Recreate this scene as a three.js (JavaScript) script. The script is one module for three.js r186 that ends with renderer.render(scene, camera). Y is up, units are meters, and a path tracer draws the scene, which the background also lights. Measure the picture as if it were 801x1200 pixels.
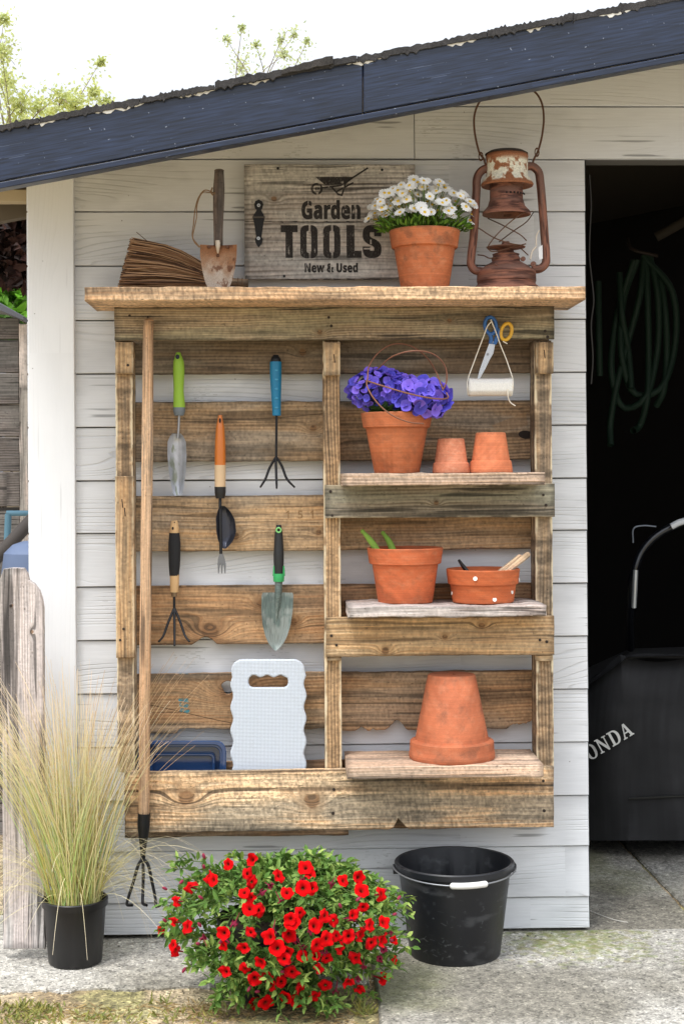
import * as THREE from 'three';
import { mergeGeometries, mergeVertices, toCreasedNormals } from 'three/addons/utils/BufferGeometryUtils.js';
import { RoundedBoxGeometry } from 'three/addons/geometries/RoundedBoxGeometry.js';
import { FontLoader } from 'three/addons/loaders/FontLoader.js';
import { TextGeometry } from 'three/addons/geometries/TextGeometry.js';

// ------------------------------------------------------------------ camera, sky, sun, exposure
const scene = new THREE.Scene();
const V3 = THREE.Vector3, R = THREE.MathUtils.degToRad;
const F = 1800, CX = 400.5, CY = 554;                    // lens: focal length and principal point, on an 801 x 1200 picture
const camera = new THREE.PerspectiveCamera(2 * THREE.MathUtils.radToDeg(Math.atan(600 / F)), 801 / 1200, 0.1, 400);
camera.setViewOffset(801, 1200, 0, 600 - CY, 801, 1200); // shift lens: the uprights stay upright
camera.position.set(-0.14, 0, 4.283);
camera.rotation.set(0, R(-1.87), R(-0.34), 'YXZ');
camera.updateMatrixWorld(true);
function at(px, py, z) {                                  // the point on the upright plane z seen at a place in the photograph
  const d = new V3((px - CX) / F, -(py - CY) / F, -1).applyQuaternion(camera.quaternion);
  return d.multiplyScalar((z - camera.position.z) / d.z).add(camera.position);
}
camera.position.y = -at(685, 1090, 0).y;
camera.updateMatrixWorld(true);
function onGround(px, py, y = 0) {
  const d = new V3((px - CX) / F, -(py - CY) / F, -1).applyQuaternion(camera.quaternion);
  return d.multiplyScalar((y - camera.position.y) / d.y).add(camera.position);
}
const mpp = (z) => (camera.position.z - z) / F;           // metres per photograph pixel at depth z

const SUN = new V3(-0.34, 1.2, 0.46).normalize();
{
  const W = 128, H = 64, data = new Float32Array(W * H * 4);
  for (let j = 0; j < H; j++) for (let i = 0; i < W; i++) {
    const el = ((j + 0.5) / H - 0.5) * Math.PI, az = ((i + 0.5) / W - 0.5) * 2 * Math.PI;
    const d = new V3(Math.cos(az) * Math.cos(el), Math.sin(el), Math.sin(az) * Math.cos(el));
    const up = Math.max(0, d.y), c = Math.max(0, d.dot(SUN));
    let L = d.y >= 0 ? 0.38 + 1.25 * up + 0.45 * c * c * c : 0.25;
    const k = (j * W + i) * 4;
    data[k] = L * 0.95; data[k + 1] = L * 0.995; data[k + 2] = L * 1.075; data[k + 3] = 1;
  }
  const sky = new THREE.DataTexture(data, W, H, THREE.RGBAFormat, THREE.FloatType);
  sky.mapping = THREE.EquirectangularReflectionMapping; sky.magFilter = THREE.LinearFilter; sky.needsUpdate = true;
  scene.background = sky; scene.environment = sky;
}
const sun = new THREE.DirectionalLight(new THREE.Color(1, 0.97, 0.93), 1.5);
sun.position.copy(SUN).multiplyScalar(12); sun.target.position.set(0, 0.8, 0);
sun.castShadow = true; sun.shadow.radius = 26; sun.shadow.mapSize.set(2048, 2048);
Object.assign(sun.shadow.camera, { left: -4, right: 4, top: 4, bottom: -4, near: 1, far: 30 });
scene.add(sun, sun.target);
const renderer = new THREE.WebGLRenderer({ antialias: true });
renderer.toneMapping = THREE.LinearToneMapping;
renderer.toneMappingExposure = 1.55;
renderer.shadowMap.enabled = true;

// ------------------------------------------------------------------ random numbers and noise
function rng(a) { return () => { a = (a + 0x6d2b79f5) | 0; let t = Math.imul(a ^ (a >>> 15), 1 | a); t = (t + Math.imul(t ^ (t >>> 7), 61 | t)) ^ t; return ((t ^ (t >>> 14)) >>> 0) / 4294967296; }; }
const hash = (x, y) => { let h = Math.imul(x, 374761393) + Math.imul(y, 668265263) | 0; h = Math.imul(h ^ (h >>> 13), 1274126177); return ((h ^ (h >>> 16)) >>> 0) / 4294967296; };
function noise(x, y) {
  const ix = Math.floor(x), iy = Math.floor(y), fx = x - ix, fy = y - iy, sx = fx * fx * (3 - 2 * fx), sy = fy * fy * (3 - 2 * fy);
  const a = hash(ix, iy), b = hash(ix + 1, iy), c = hash(ix, iy + 1), d = hash(ix + 1, iy + 1);
  return a + (b - a) * sx + (c - a) * sy + (a - b - c + d) * sx * sy;
}
function fbm(x, y, n = 4) { let s = 0, a = 0.5, t = 0; for (let i = 0; i < n; i++) { s += a * noise(x, y); t += a; a *= 0.5; x = x * 2.03 + 17.3; y = y * 2.03 + 9.1; } return s / t; }
const clamp = THREE.MathUtils.clamp, lerp = THREE.MathUtils.lerp, sstep = (a, b, x) => THREE.MathUtils.smoothstep(x, a, b);
const mix = (a, b, t) => [lerp(a[0], b[0], t), lerp(a[1], b[1], t), lerp(a[2], b[2], t)];

// ------------------------------------------------------------------ textures and materials
function paint(w, h, f, over, srgb = true) {               // f(u, v) with v = 0 at the top; over draws print on it
  const c = document.createElement('canvas'); c.width = w; c.height = h;
  const g = c.getContext('2d'), im = g.createImageData(w, h);
  for (let j = 0; j < h; j++) for (let i = 0; i < w; i++) {
    const p = f((i + 0.5) / w, (j + 0.5) / h), k = (j * w + i) * 4;
    im.data[k] = clamp(p[0], 0, 255); im.data[k + 1] = clamp(p[1], 0, 255); im.data[k + 2] = clamp(p[2], 0, 255); im.data[k + 3] = 255;
  }
  g.putImageData(im, 0, 0);
  if (over) over(g, w, h);
  const t = new THREE.CanvasTexture(c);
  t.wrapS = t.wrapT = THREE.RepeatWrapping; t.magFilter = THREE.LinearFilter;
  if (srgb) t.colorSpace = THREE.SRGBColorSpace;
  return t;
}
const srgb = (r, g, b) => new THREE.Color().setRGB(r / 255, g / 255, b / 255, THREE.SRGBColorSpace);
function std(c, roughness = 0.8, more = {}) { return new THREE.MeshStandardMaterial({ color: c, roughness, ...more }); }
function phys(c, roughness, more) { return new THREE.MeshPhysicalMaterial({ color: c, roughness, ...more }); }

// sawn, weathered wood: L x W metres, grain along u
function woodTex(o, over) {
  const { L, W, seed = 1, grey = [150, 146, 138], weather = 0.35, saw = 0.3, knots = [], crack = 0.4, lines = 110, edge = 0.25, pale = 0, bands = 0 } = o;
  const calm = (c) => { const m = c[0] * 0.3 + c[1] * 0.59 + c[2] * 0.11; return c.map((x, i) => lerp(x, m, 0.28) * (o.tone ?? 0.98) * [1.0, 0.975, 0.98][i]); }, light = calm(o.light), dark = calm(o.dark), deep = dark.map((x) => x * 0.5);
  const ppm = o.ppm ?? 1150, w = Math.min(2048, Math.round(L * ppm)), h = Math.max(24, Math.round(W * ppm)), S = seed * 37.17;
  return paint(w, h, (u, v) => {
    const X = u * L, Y = (1 - v) * W;
    let yy = Y + 0.03 * (fbm(X * 1.5 + S, Y * 3 + S, 3) - 0.5) + 0.003 * (fbm(X * 14 + S, Y * 30, 2) - 0.5), core = 0, halo = 0;
    for (const [kx, ky, r] of knots) {
      const dx = X - kx, dy = Y - ky, q2 = dx * dx / (r * r * 4.5) + dy * dy / (r * r * 1.5);
      yy += 2.0 * r * Math.exp(-q2);
      const q = Math.hypot(dx / 1.08, dy) / r + 0.35 * (fbm(X * 70 + S, Y * 70, 2) - 0.5);
      core = Math.max(core, 1 - sstep(0.6, 0.95, q)); halo = Math.max(halo, 1 - sstep(0.9, 2.1, q));
    }
    const ring = yy * lines, f = ring - Math.floor(ring), late = sstep(0.3, 0.85, f) * (1 - sstep(0.9, 1, f));
    const fine = noise(X * 9 + S, yy * 250) * 0.6 + noise(X * 24, Y * 420 + S) * 0.4, mid = noise(X * 3.5 + S, yy * 120);
    const blot = fbm(X * 4 + S, Y * 9 + S, 4), rough = fbm(X * 170 + S, Y * 120, 2);
    const show = 0.3 + 0.5 * sstep(0.35, 0.65, fbm(X * 2 + S, Y * 12 + 9, 3));
    let c = mix(light, dark, clamp(show * late + 0.9 * (fine - 0.42) + 0.7 * (mid - 0.42) + 1.1 * (blot - 0.5), 0, 1));
    c = mix(c, deep, sstep(0.56, 0.74, fbm(X * 2.6 + S + 7, Y * 45, 4)) * (0.3 + 0.5 * weather));
    c = mix(c, grey, clamp(sstep(0.46, 0.68, fbm(X * 3.1 + S + 40, Y * 18, 4)) * weather * 1.1, 0, 0.85));
    let m = 1 + 0.5 * (fine - 0.5) + 0.24 * (mid - 0.5) + 0.34 * (rough - 0.5) * (0.4 + saw);
    if (saw) m *= 1 - 0.13 * saw * sstep(0.55, 0.8, noise(X * 190 + Y * 30 + S, Y * 26 + S)) * sstep(0.42, 0.62, fbm(X * 6 + S, Y * 16 + 20, 3));
    if (bands) m *= 1 + bands * 0.26 * (noise(X * 60 + 1.5 * noise(Y * 60, S) + S, 3) - 0.5) + bands * 0.3 * (noise(X * 130 + S, Y * 14) - 0.5);
    c = c.map((x) => x * m);
    if (halo > 0) { c = mix(c, dark, halo * 0.4); c = mix(c, mix([126, 88, 56], [70, 50, 34], sstep(0.35, 0.75, late + 0.3 * (rough - 0.5))), core * 0.62); }
    if (crack) { const t = sstep(0.71, 0.8, fbm(X * 3 + S, yy * 105 + S, 2)) * crack; c = c.map((x) => x * (1 - 0.72 * t)); }
    const pit = noise(X * 120 + S, Y * 360); if (pit > 0.88) c = c.map((x) => x * (1 - 2.6 * (pit - 0.88)));
    const ed = Math.min(Y, W - Y) + 0.008 * (fbm(X * 30 + S, Y * 4, 3) - 0.5), t = 1 - sstep(0.001, pale ? 0.0075 : 0.006, ed);
    if (pale) c = mix(c, [226, 210, 178], t * pale * sstep(0.25, 0.5, fbm(X * 22 + S, 7 + Y * 3, 3)));
    else c = c.map((x) => x * (1 - edge * t));
    const ee = Math.min(X, L - X), t2 = (1 - sstep(0.002, 0.02, ee + 0.01 * (noise(X * 60, Y * 90) - 0.5))) * 0.2;
    return c.map((x) => x * (1 - t2));
  }, over);
}
function woodMat(o, over) {
  const t = woodTex(o, over);
  return new THREE.MeshStandardMaterial({ map: t, bumpMap: t, bumpScale: o.bump ?? 0.003, roughness: 0.88, color: 0xffffff });
}

// ------------------------------------------------------------------ naming, grouping, geometry helpers
const used = {};
function numbered(n) { const k = (used[n] = (used[n] ?? -1) + 1); return k ? n + '_' + String(k).padStart(3, '0') : n; }
function tag(o, label, category, group, kind) { Object.assign(o.userData, { label, category }); if (group) o.userData.group = group; if (kind) o.userData.kind = kind; return o; }
function thing(name, label, category, p = new V3(), group) { const g = new THREE.Group(); g.name = numbered(name); g.position.copy(p); scene.add(g); return tag(g, label, category, group); }
function shade(m) { m.castShadow = m.receiveShadow = true; return m; }
function part(parent, name, geo, mat, extra) {             // geometry in world metres, moved to its parent's base
  const m = shade(new THREE.Mesh(geo, mat)); m.name = name;
  let b = new V3(); for (let p = parent; p && p !== scene; p = p.parent) b.add(p.position);
  geo.translate(-b.x, -b.y, -b.z); parent.add(m);
  if (extra) Object.assign(m.userData, extra);
  return m;
}
function struct(name, geo, mat) { const m = shade(new THREE.Mesh(geo, mat)); m.name = name; m.userData.kind = 'structure'; scene.add(m); return m; }

function boxUV(geo, x0, y0, L, W, upright = false, sx = 1) {   // box projection, in shares of the board's length and width
  const p = geo.attributes.position, uv = new Float32Array(p.count * 2), a = new V3(), b = new V3(), c = new V3(), n = new V3();
  for (let i = 0; i < p.count; i += 3) {
    a.fromBufferAttribute(p, i); b.fromBufferAttribute(p, i + 1); c.fromBufferAttribute(p, i + 2);
    n.copy(b).sub(a).cross(c.clone().sub(a)); const nx = Math.abs(n.x), ny = Math.abs(n.y), nz = Math.abs(n.z);
    [a, b, c].forEach((q, k) => {
      let s, t;
      const X = q.x - x0, Y = q.y - y0;
      if (nz >= nx && nz >= ny) { s = X; t = Y; } else if (ny >= nx) { s = X; t = upright ? q.z : 0.3 * W + q.z; } else { s = upright ? q.z + 0.4 * W : q.z * 0.3; t = Y; }
      if (upright) [s, t] = [t, s];
      uv[(i + k) * 2] = s / L * sx; uv[(i + k) * 2 + 1] = t / W;
    });
  }
  geo.setAttribute('uv', new THREE.BufferAttribute(uv, 2));
  return geo;
}
function shapeOf(pts) { const s = new THREE.Shape(); pts.forEach((p, i) => (i ? s.lineTo(p[0], p[1]) : s.moveTo(p[0], p[1]))); s.closePath(); return s; }
function slab(pts, z0, z1, bevel = 0.0015, holes = []) {
  const s = shapeOf(pts); for (const h of holes) s.holes.push(shapeOf(h));
  const g = new THREE.ExtrudeGeometry(s, { depth: z1 - z0 - 2 * bevel, bevelEnabled: bevel > 0, bevelThickness: bevel, bevelSize: bevel, bevelOffset: -bevel, bevelSegments: 1, curveSegments: 6 });
  g.translate(0, 0, z0 + bevel);
  return g.index ? g.toNonIndexed() : g;
}
function roughRect(x0, y0, x1, y1, amp = 0.0008, seed = 1, step = 0.014, lower) {
  const pts = [], S = seed * 13.7, run = (ax, ay, bx, by, nx, ny, a, fn) => {
    const l = Math.hypot(bx - ax, by - ay), n = Math.max(1, Math.round(l / step));
    for (let i = 0; i < n; i++) { const t = i / n, x = ax + (bx - ax) * t, y = ay + (by - ay) * t, d = i ? a * (2 * fbm(x * 24 + S, y * 24 + S, 3) - 0.94) * 1.6 + (fn ? fn(x) : 0) : 0; pts.push([x + nx * d, y + ny * d]); }
  };
  run(x0, y0, x1, y0, 0, 1, amp, lower); run(x1, y0, x1, y1, 1, 0, amp * 0.6); run(x1, y1, x0, y1, 0, 1, amp); run(x0, y1, x0, y0, 1, 0, amp * 0.6);
  return pts;
}
// a board given by its place in the photograph at its front face
function board(x0, y0, x1, y1, zb, zf, o = {}) {
  const a = at(x0, (y0 + y1) / 2, zf), b = at(x1, (y0 + y1) / 2, zf), t = at((x0 + x1) / 2, y0, zf), u = at((x0 + x1) / 2, y1, zf);
  const X0 = a.x, X1 = b.x, Y0 = u.y, Y1 = t.y, upright = Y1 - Y0 > X1 - X0;
  const pts = o.pts ? o.pts(X0, Y0, X1, Y1) : roughRect(X0, Y0, X1, Y1, o.amp ?? 0.0009, o.seed ?? x0 + y0, o.step ?? 0.014, o.lower);
  const g = slab(pts, zb, zf, o.bevel ?? 0.0018, o.holes ?? []);
  const L = upright ? Y1 - Y0 : X1 - X0, W = upright ? X1 - X0 : Y1 - Y0;
  boxUV(g, X0, Y0, L, W, upright);
  return { g, L, W, X0, X1, Y0, Y1 };
}
function tube(pts, r, seg = 24, rs = 7, closed = false) { return new THREE.TubeGeometry(new THREE.CatmullRomCurve3(pts, closed, 'centripetal'), seg, r, rs, closed); }
function rod(a, b, r0, r1 = r0, n = 12) {                  // tapered round bar from a to b
  const d = b.clone().sub(a), g = new THREE.CylinderGeometry(r1, r0, d.length(), n, 1);
  g.applyQuaternion(new THREE.Quaternion().setFromUnitVectors(new V3(0, 1, 0), d.clone().normalize())); g.translate((a.x + b.x) / 2, (a.y + b.y) / 2, (a.z + b.z) / 2);
  return g;
}
function taper(pts, radii, seg = 40, rs = 8) {             // tube whose radius follows a list
  const c = new THREE.CatmullRomCurve3(pts, false, 'centripetal'), g = new THREE.TubeGeometry(c, seg, 1, rs, false), p = g.attributes.position, q = new V3();
  for (let i = 0; i <= seg; i++) {
    const t = i / seg, k = t * (radii.length - 1), a = Math.floor(k), r = lerp(radii[a], radii[Math.min(a + 1, radii.length - 1)], k - a), o = c.getPointAt(t);
    for (let j = 0; j <= rs; j++) { const n = i * (rs + 1) + j; q.fromBufferAttribute(p, n).sub(o).multiplyScalar(r).add(o); p.setXYZ(n, q.x, q.y, q.z); }
  }
  g.computeVertexNormals();
  return g;
}
function lathe(profile, seg = 48) {                         // v runs with the height, not with the outline
  const g = new THREE.LatheGeometry(profile.map(([x, y]) => new THREE.Vector2(Math.max(x, 0.00001), y)), seg, Math.PI), p = g.attributes.position; g.computeBoundingBox();
  const { min, max } = g.boundingBox; for (let i = 0; i < p.count; i++) g.attributes.uv.setY(i, (p.getY(i) - min.y) / (max.y - min.y));
  return toCreasedNormals(g, 0.6);
}
function merge(list) { const l = list.map((g) => { g = g.index ? g.toNonIndexed() : g; for (const k of Object.keys(g.attributes)) if (!['position', 'normal', 'uv', 'color'].includes(k)) g.deleteAttribute(k); return g; }); return mergeGeometries(l, false); }
function nailGeo(p, r = 0.004) { const g = new THREE.CylinderGeometry(r, r, 0.004, 8); g.rotateX(Math.PI / 2); g.translate(p.x, p.y, p.z); return g; }
const rusty = std(srgb(52, 42, 36), 0.7, { metalness: 0.3 });

// ------------------------------------------------------------------ the ground
const aggregate = (seed, base, moss) => (u, v) => {
  const X = u * 2.4, Y = v * 2.4, S = seed;
  const blot = fbm(X * 2.2 + S, Y * 2.2, 5), fine = fbm(X * 60 + S, Y * 60, 3), st = noise(X * 260 + S, Y * 260), st2 = noise(X * 150 + S + 50, Y * 150);
  let c = mix(base, [base[0] * 0.74, base[1] * 0.73, base[2] * 0.7], sstep(0.38, 0.66, blot));
  let m = 1 + 0.45 * (fine - 0.5);
  if (st > 0.7) m *= 1 + 1.2 * (st - 0.7); if (st < 0.27) m *= 1 - 1.6 * (0.27 - st);
  if (st2 > 0.78) m *= 0.8; else if (st2 < 0.14) m *= 1.22;
  c = c.map((x) => x * m);
  if (moss) { const k = sstep(0.55, 0.72, fbm(X * 1.6 + 8, Y * 2.4 + 3, 4)) * moss; c = mix(c, [112, 116, 70], k * (0.5 + 0.5 * noise(X * 90, Y * 90))); }
  return c;
};
function concreteMat(seed, base, moss, over) { const t = paint(1536, 1536, aggregate(seed, base, moss), over); return new THREE.MeshStandardMaterial({ map: t, bumpMap: t, bumpScale: 0.005, roughness: 0.93 }); }
function flat(pts, y0, y1, scale = 2.4) {                  // a slab on the ground from x, z corners
  const g = slab(pts.map(([x, z]) => [x, -z]), 0, y1 - y0, 0.006); g.rotateX(-Math.PI / 2); g.translate(0, y0, 0);
  const p = g.attributes.position, uv = g.attributes.uv; for (let i = 0; i < p.count; i++) uv.setXY(i, p.getX(i) / scale, -p.getZ(i) / scale + p.getY(i) / scale);
  return g;
}
function roughLine(ax, az, bx, bz, amp, n, seed) { const r = []; for (let i = 0; i <= n; i++) { const t = i / n; r.push([lerp(ax, bx, t) + amp * (fbm(i * 0.9 + seed, 3, 3) - 0.5), lerp(az, bz, t) + amp * (fbm(i * 0.9, seed + 9, 3) - 0.5)]); } return r; }
{
  const corner = onGround(441, 1166), j0 = onGround(741, 1000), j1 = onGround(801, 1062), dx = (j1.x - j0.x) / (j1.z - j0.z);
  const J = (z) => j0.x + (z - j0.z) * dx, g2 = 0.007;
  const mossy = (g, w, h) => {                              // green algae where the wall drips at its corner
    const q = onGround(690, 1100), X = ((q.x / 2.4) % 1 + 1) % 1, Z = ((-q.z / 2.4) % 1 + 1) % 1, r = rng(5);
    for (let i = 0; i < 1500; i++) {
      const a = (r() + r() + r() - 1.5) * 0.09, b = (r() + r() + r() - 1.5) * 0.075;
      g.fillStyle = `rgba(${96 + r() * 30},${104 + r() * 26},${44 + r() * 20},${0.10 + r() * 0.12})`;
      g.beginPath(); g.arc((X + a - 0.015) * w, (1 - Z + b + 0.005) * h, 1 + r() * 7, 0, 7); g.fill();
    }
  };
  const slabA = concreteMat(3, [176, 172, 163], 0.45, mossy), slabB = concreteMat(31, [170, 167, 160], 0.25), strip = concreteMat(77, [182, 177, 167], 0.12);
  const edgeL = corner.x, front = 1.7;
  struct('concrete_slab', flat([...roughLine(edgeL - 0.02, front, edgeL, corner.z, 0.012, 30, 2), [edgeL, -0.06], [edgeL, -3.6], [J(-3.6) - g2, -3.6], ...roughLine(J(-3.6) - g2, -3.6, J(front) - g2, front, 0.008, 160, 4).slice(1)], -0.1, 0), slabA);
  struct('concrete_slab_001', flat([...roughLine(J(-3.6) + g2, -3.6, J(front) + g2, front, 0.008, 160, 12).reverse(), [J(-3.6) + g2, -3.6], [5, -3.6], [5, front]], -0.1, -0.004), slabB);
  const fz = onGround(120, 1160).z, fz2 = onGround(300, 1152).z;
  struct('concrete_path', flat([...roughLine(-3, fz - 0.02, edgeL - 0.004, fz2, 0.05, 140, 21), [edgeL - 0.004, -0.25], [-3, -0.25]], -0.1, -0.003), strip);
  const soilTex = paint(1024, 1024, (u, v) => {
    const X = u * 2.4, Y = v * 2.4, b = fbm(X * 4, Y * 4, 5), f = fbm(X * 70, Y * 55, 3), s = noise(X * 200, Y * 160);
    let c = mix([186, 168, 138], [140, 122, 94], sstep(0.35, 0.65, b)); c = mix(c, [134, 136, 84], sstep(0.54, 0.7, fbm(X * 5 + 30, Y * 5, 4)) * 0.5);
    const m = 1 + 0.7 * (f - 0.5) + (s > 0.78 ? 0.35 : s < 0.18 ? -0.3 : 0);
    return c.map((x) => x * m);
  });
  const g = new THREE.PlaneGeometry(400, 400, 1, 1); g.rotateX(-Math.PI / 2); g.translate(0, -0.014, 0);
  const p = g.attributes.position, uv = g.attributes.uv; for (let i = 0; i < 4; i++) uv.setXY(i, p.getX(i) / 2.4, p.getZ(i) / 2.4);
  struct('ground', g, new THREE.MeshStandardMaterial({ map: soilTex, bumpMap: soilTex, bumpScale: 0.012, roughness: 1 }));
}

// ------------------------------------------------------------------ the shed
const paintTex = (seed, tone, gr = 1) => {
  const L = 1.6, W = 0.15, S = seed * 53.1, ky = 0.02 + 0.1 * hash(seed, 5), kx = L * hash(seed, 9);
  const rel = (X, Y) => {
    let yy = Y + 0.07 * (fbm(X * 1.1 + S, Y * 2 + S, 3) - 0.5) + 0.05 * Math.exp(-((X - kx) ** 2) / 0.06 - ((Y - ky) ** 2) / 0.004);
    const ring = yy * 80 + 1.3 * noise(X * 0.7 + S, Y * 60 + S), f = ring - Math.floor(ring), k = sstep(0.62, 0.8, f) * (1 - sstep(0.84, 0.92, f));
    return [k * sstep(0.4, 0.66, fbm(X * 3.1 + S, Y * 16 + 7, 3)), noise(X * 22 + S, Y * 420)];
  };
  const map = paint(1600, 150, (u, v) => {
    const X = u * L, Y = (1 - v) * W, [k, f] = rel(X, Y), b = fbm(X * 3 + S, Y * 8, 4);
    let m = 1 - 0.07 * k * gr - 0.03 * (1 - f) * gr + 0.06 * (b - 0.5) - 0.05 * gr * sstep(0.5, 0.75, fbm(X * 6 + S + 30, Y * 14 + S, 5));
    const cr = fbm(X * 3.5 + S, Y * 150 + S, 2); m *= 1 - 0.3 * gr * sstep(0.8, 0.86, cr) * sstep(0.52, 0.66, fbm(X * 2 + S, Y * 6, 3));
    return tone.map((x) => x * m);
  }, (g, w, h) => {
    const r = rng(seed * 7 + 3);
    for (let q = 0; q < 2; q++) { const x0 = w * r(), y0 = h * r(); for (let i = 0; i < 34; i++) { g.fillStyle = `rgba(96,98,92,${(0.05 + r() * 0.2) * gr})`; g.fillRect(x0 + (r() + r() - 1) * 60, y0 + (r() + r() - 1) * 44, 2 + r() * 14, 1 + r() * 2); } }
    for (let i = 0; i < 3; i++) { g.fillStyle = `rgba(70,66,60,${0.35 + r() * 0.4})`; g.beginPath(); g.ellipse(r() * w, r() * h, 0.8 + r() * 1.4, 0.8 + r(), 0, 0, 7); g.fill(); }
  });
  const bump = paint(1600, 150, (u, v) => { const X = u * L, Y = (1 - v) * W, [k, f] = rel(X, Y), q = 200 - (110 * k + 18 * (1 - f)) * gr + 14 * fbm(X * 30, Y * 60, 2); return [q, q, q]; }, null, false);
  return new THREE.MeshStandardMaterial({ map, bumpMap: bump, bumpScale: 0.0022, roughness: 0.55 });
};
const sidingMats = [1, 2, 3, 4].map((s) => paintTex(s, [221, 223, 226]));
const shed = thing('garden_shed', 'pale painted clapboard shed with a dark blue roof edge and open doorway', 'shed', new V3(0, 0, 0));
const yRows = [1090, 1050, 990.5, 931.5, 869, 807, 745, 683, 621, 560, 498, 436, 374, 311, 248, 187, 125, 63, 1].map((y) => at(685, y, 0).y);
const xL = at(60, 600, 0).x, xDoor = at(687, 600, 0.004).x, xR = 2.6, xSide = at(34, 600, 0.02).x;
const RA = at(-420, 152 + 420 * 0.1925, 0.44), RB = at(1500, 152 - 1500 * 0.1925, 0.44), roofY = (x) => lerp(RA.y, RB.y, (x - RA.x) / (RB.x - RA.x)) - 0.034;
function underRoof(pts) {                                  // what of an outline lies below the roof deck
  const out = [], d = (p) => roofY(p[0]) - p[1];
  pts.forEach((p, i) => { const q = pts[(i + 1) % pts.length], a = d(p), b = d(q); if (a >= 0) out.push(p); if ((a < 0) !== (b < 0)) { const t = a / (a - b); out.push([p[0] + (q[0] - p[0]) * t, p[1] + (q[1] - p[1]) * t]); } });
  return out;
}
function sidingBoard(x0, x1, y0, y1, i, extra) {
  const outline = underRoof(roughRect(x0, y0 + 0.0012, x1, y1 - 0.0018, 0.0005, i, 0.06)); if (outline.length < 4) return;
  const g = slab(outline, -0.014, 0.001, 0.0016), p = g.attributes.position;
  boxUV(g, x0 - hash(i, 3) * 0.5, y0, 1.6, 0.15);
  for (let k = 0; k < p.count; k++) if (p.getZ(k) > -0.008) p.setZ(k, p.getZ(k) + 0.007 * (y1 - p.getY(k)) / (y1 - y0));
  g.computeVertexNormals();
  return part(shed, 'siding_board', g, sidingMats[i % 4], extra);
}
for (let i = 0; i < yRows.length - 1; i++) {
  const y0 = i ? yRows[i] : yRows[0] + 0.008, y1 = yRows[i + 1];
  if (i < 15) { sidingBoard(xL, xDoor, y0, y1, i); sidingBoard(1.75, xR, y0, y1, i + 40); } else if (i === 15) { const xs = at(485, 150, 0).x; sidingBoard(xL, xs - 0.001, y0, y1, i); sidingBoard(xs + 0.001, xR, y0, y1, i + 7); } else sidingBoard(xL, xR, y0, y1, i + 3);
}
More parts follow.
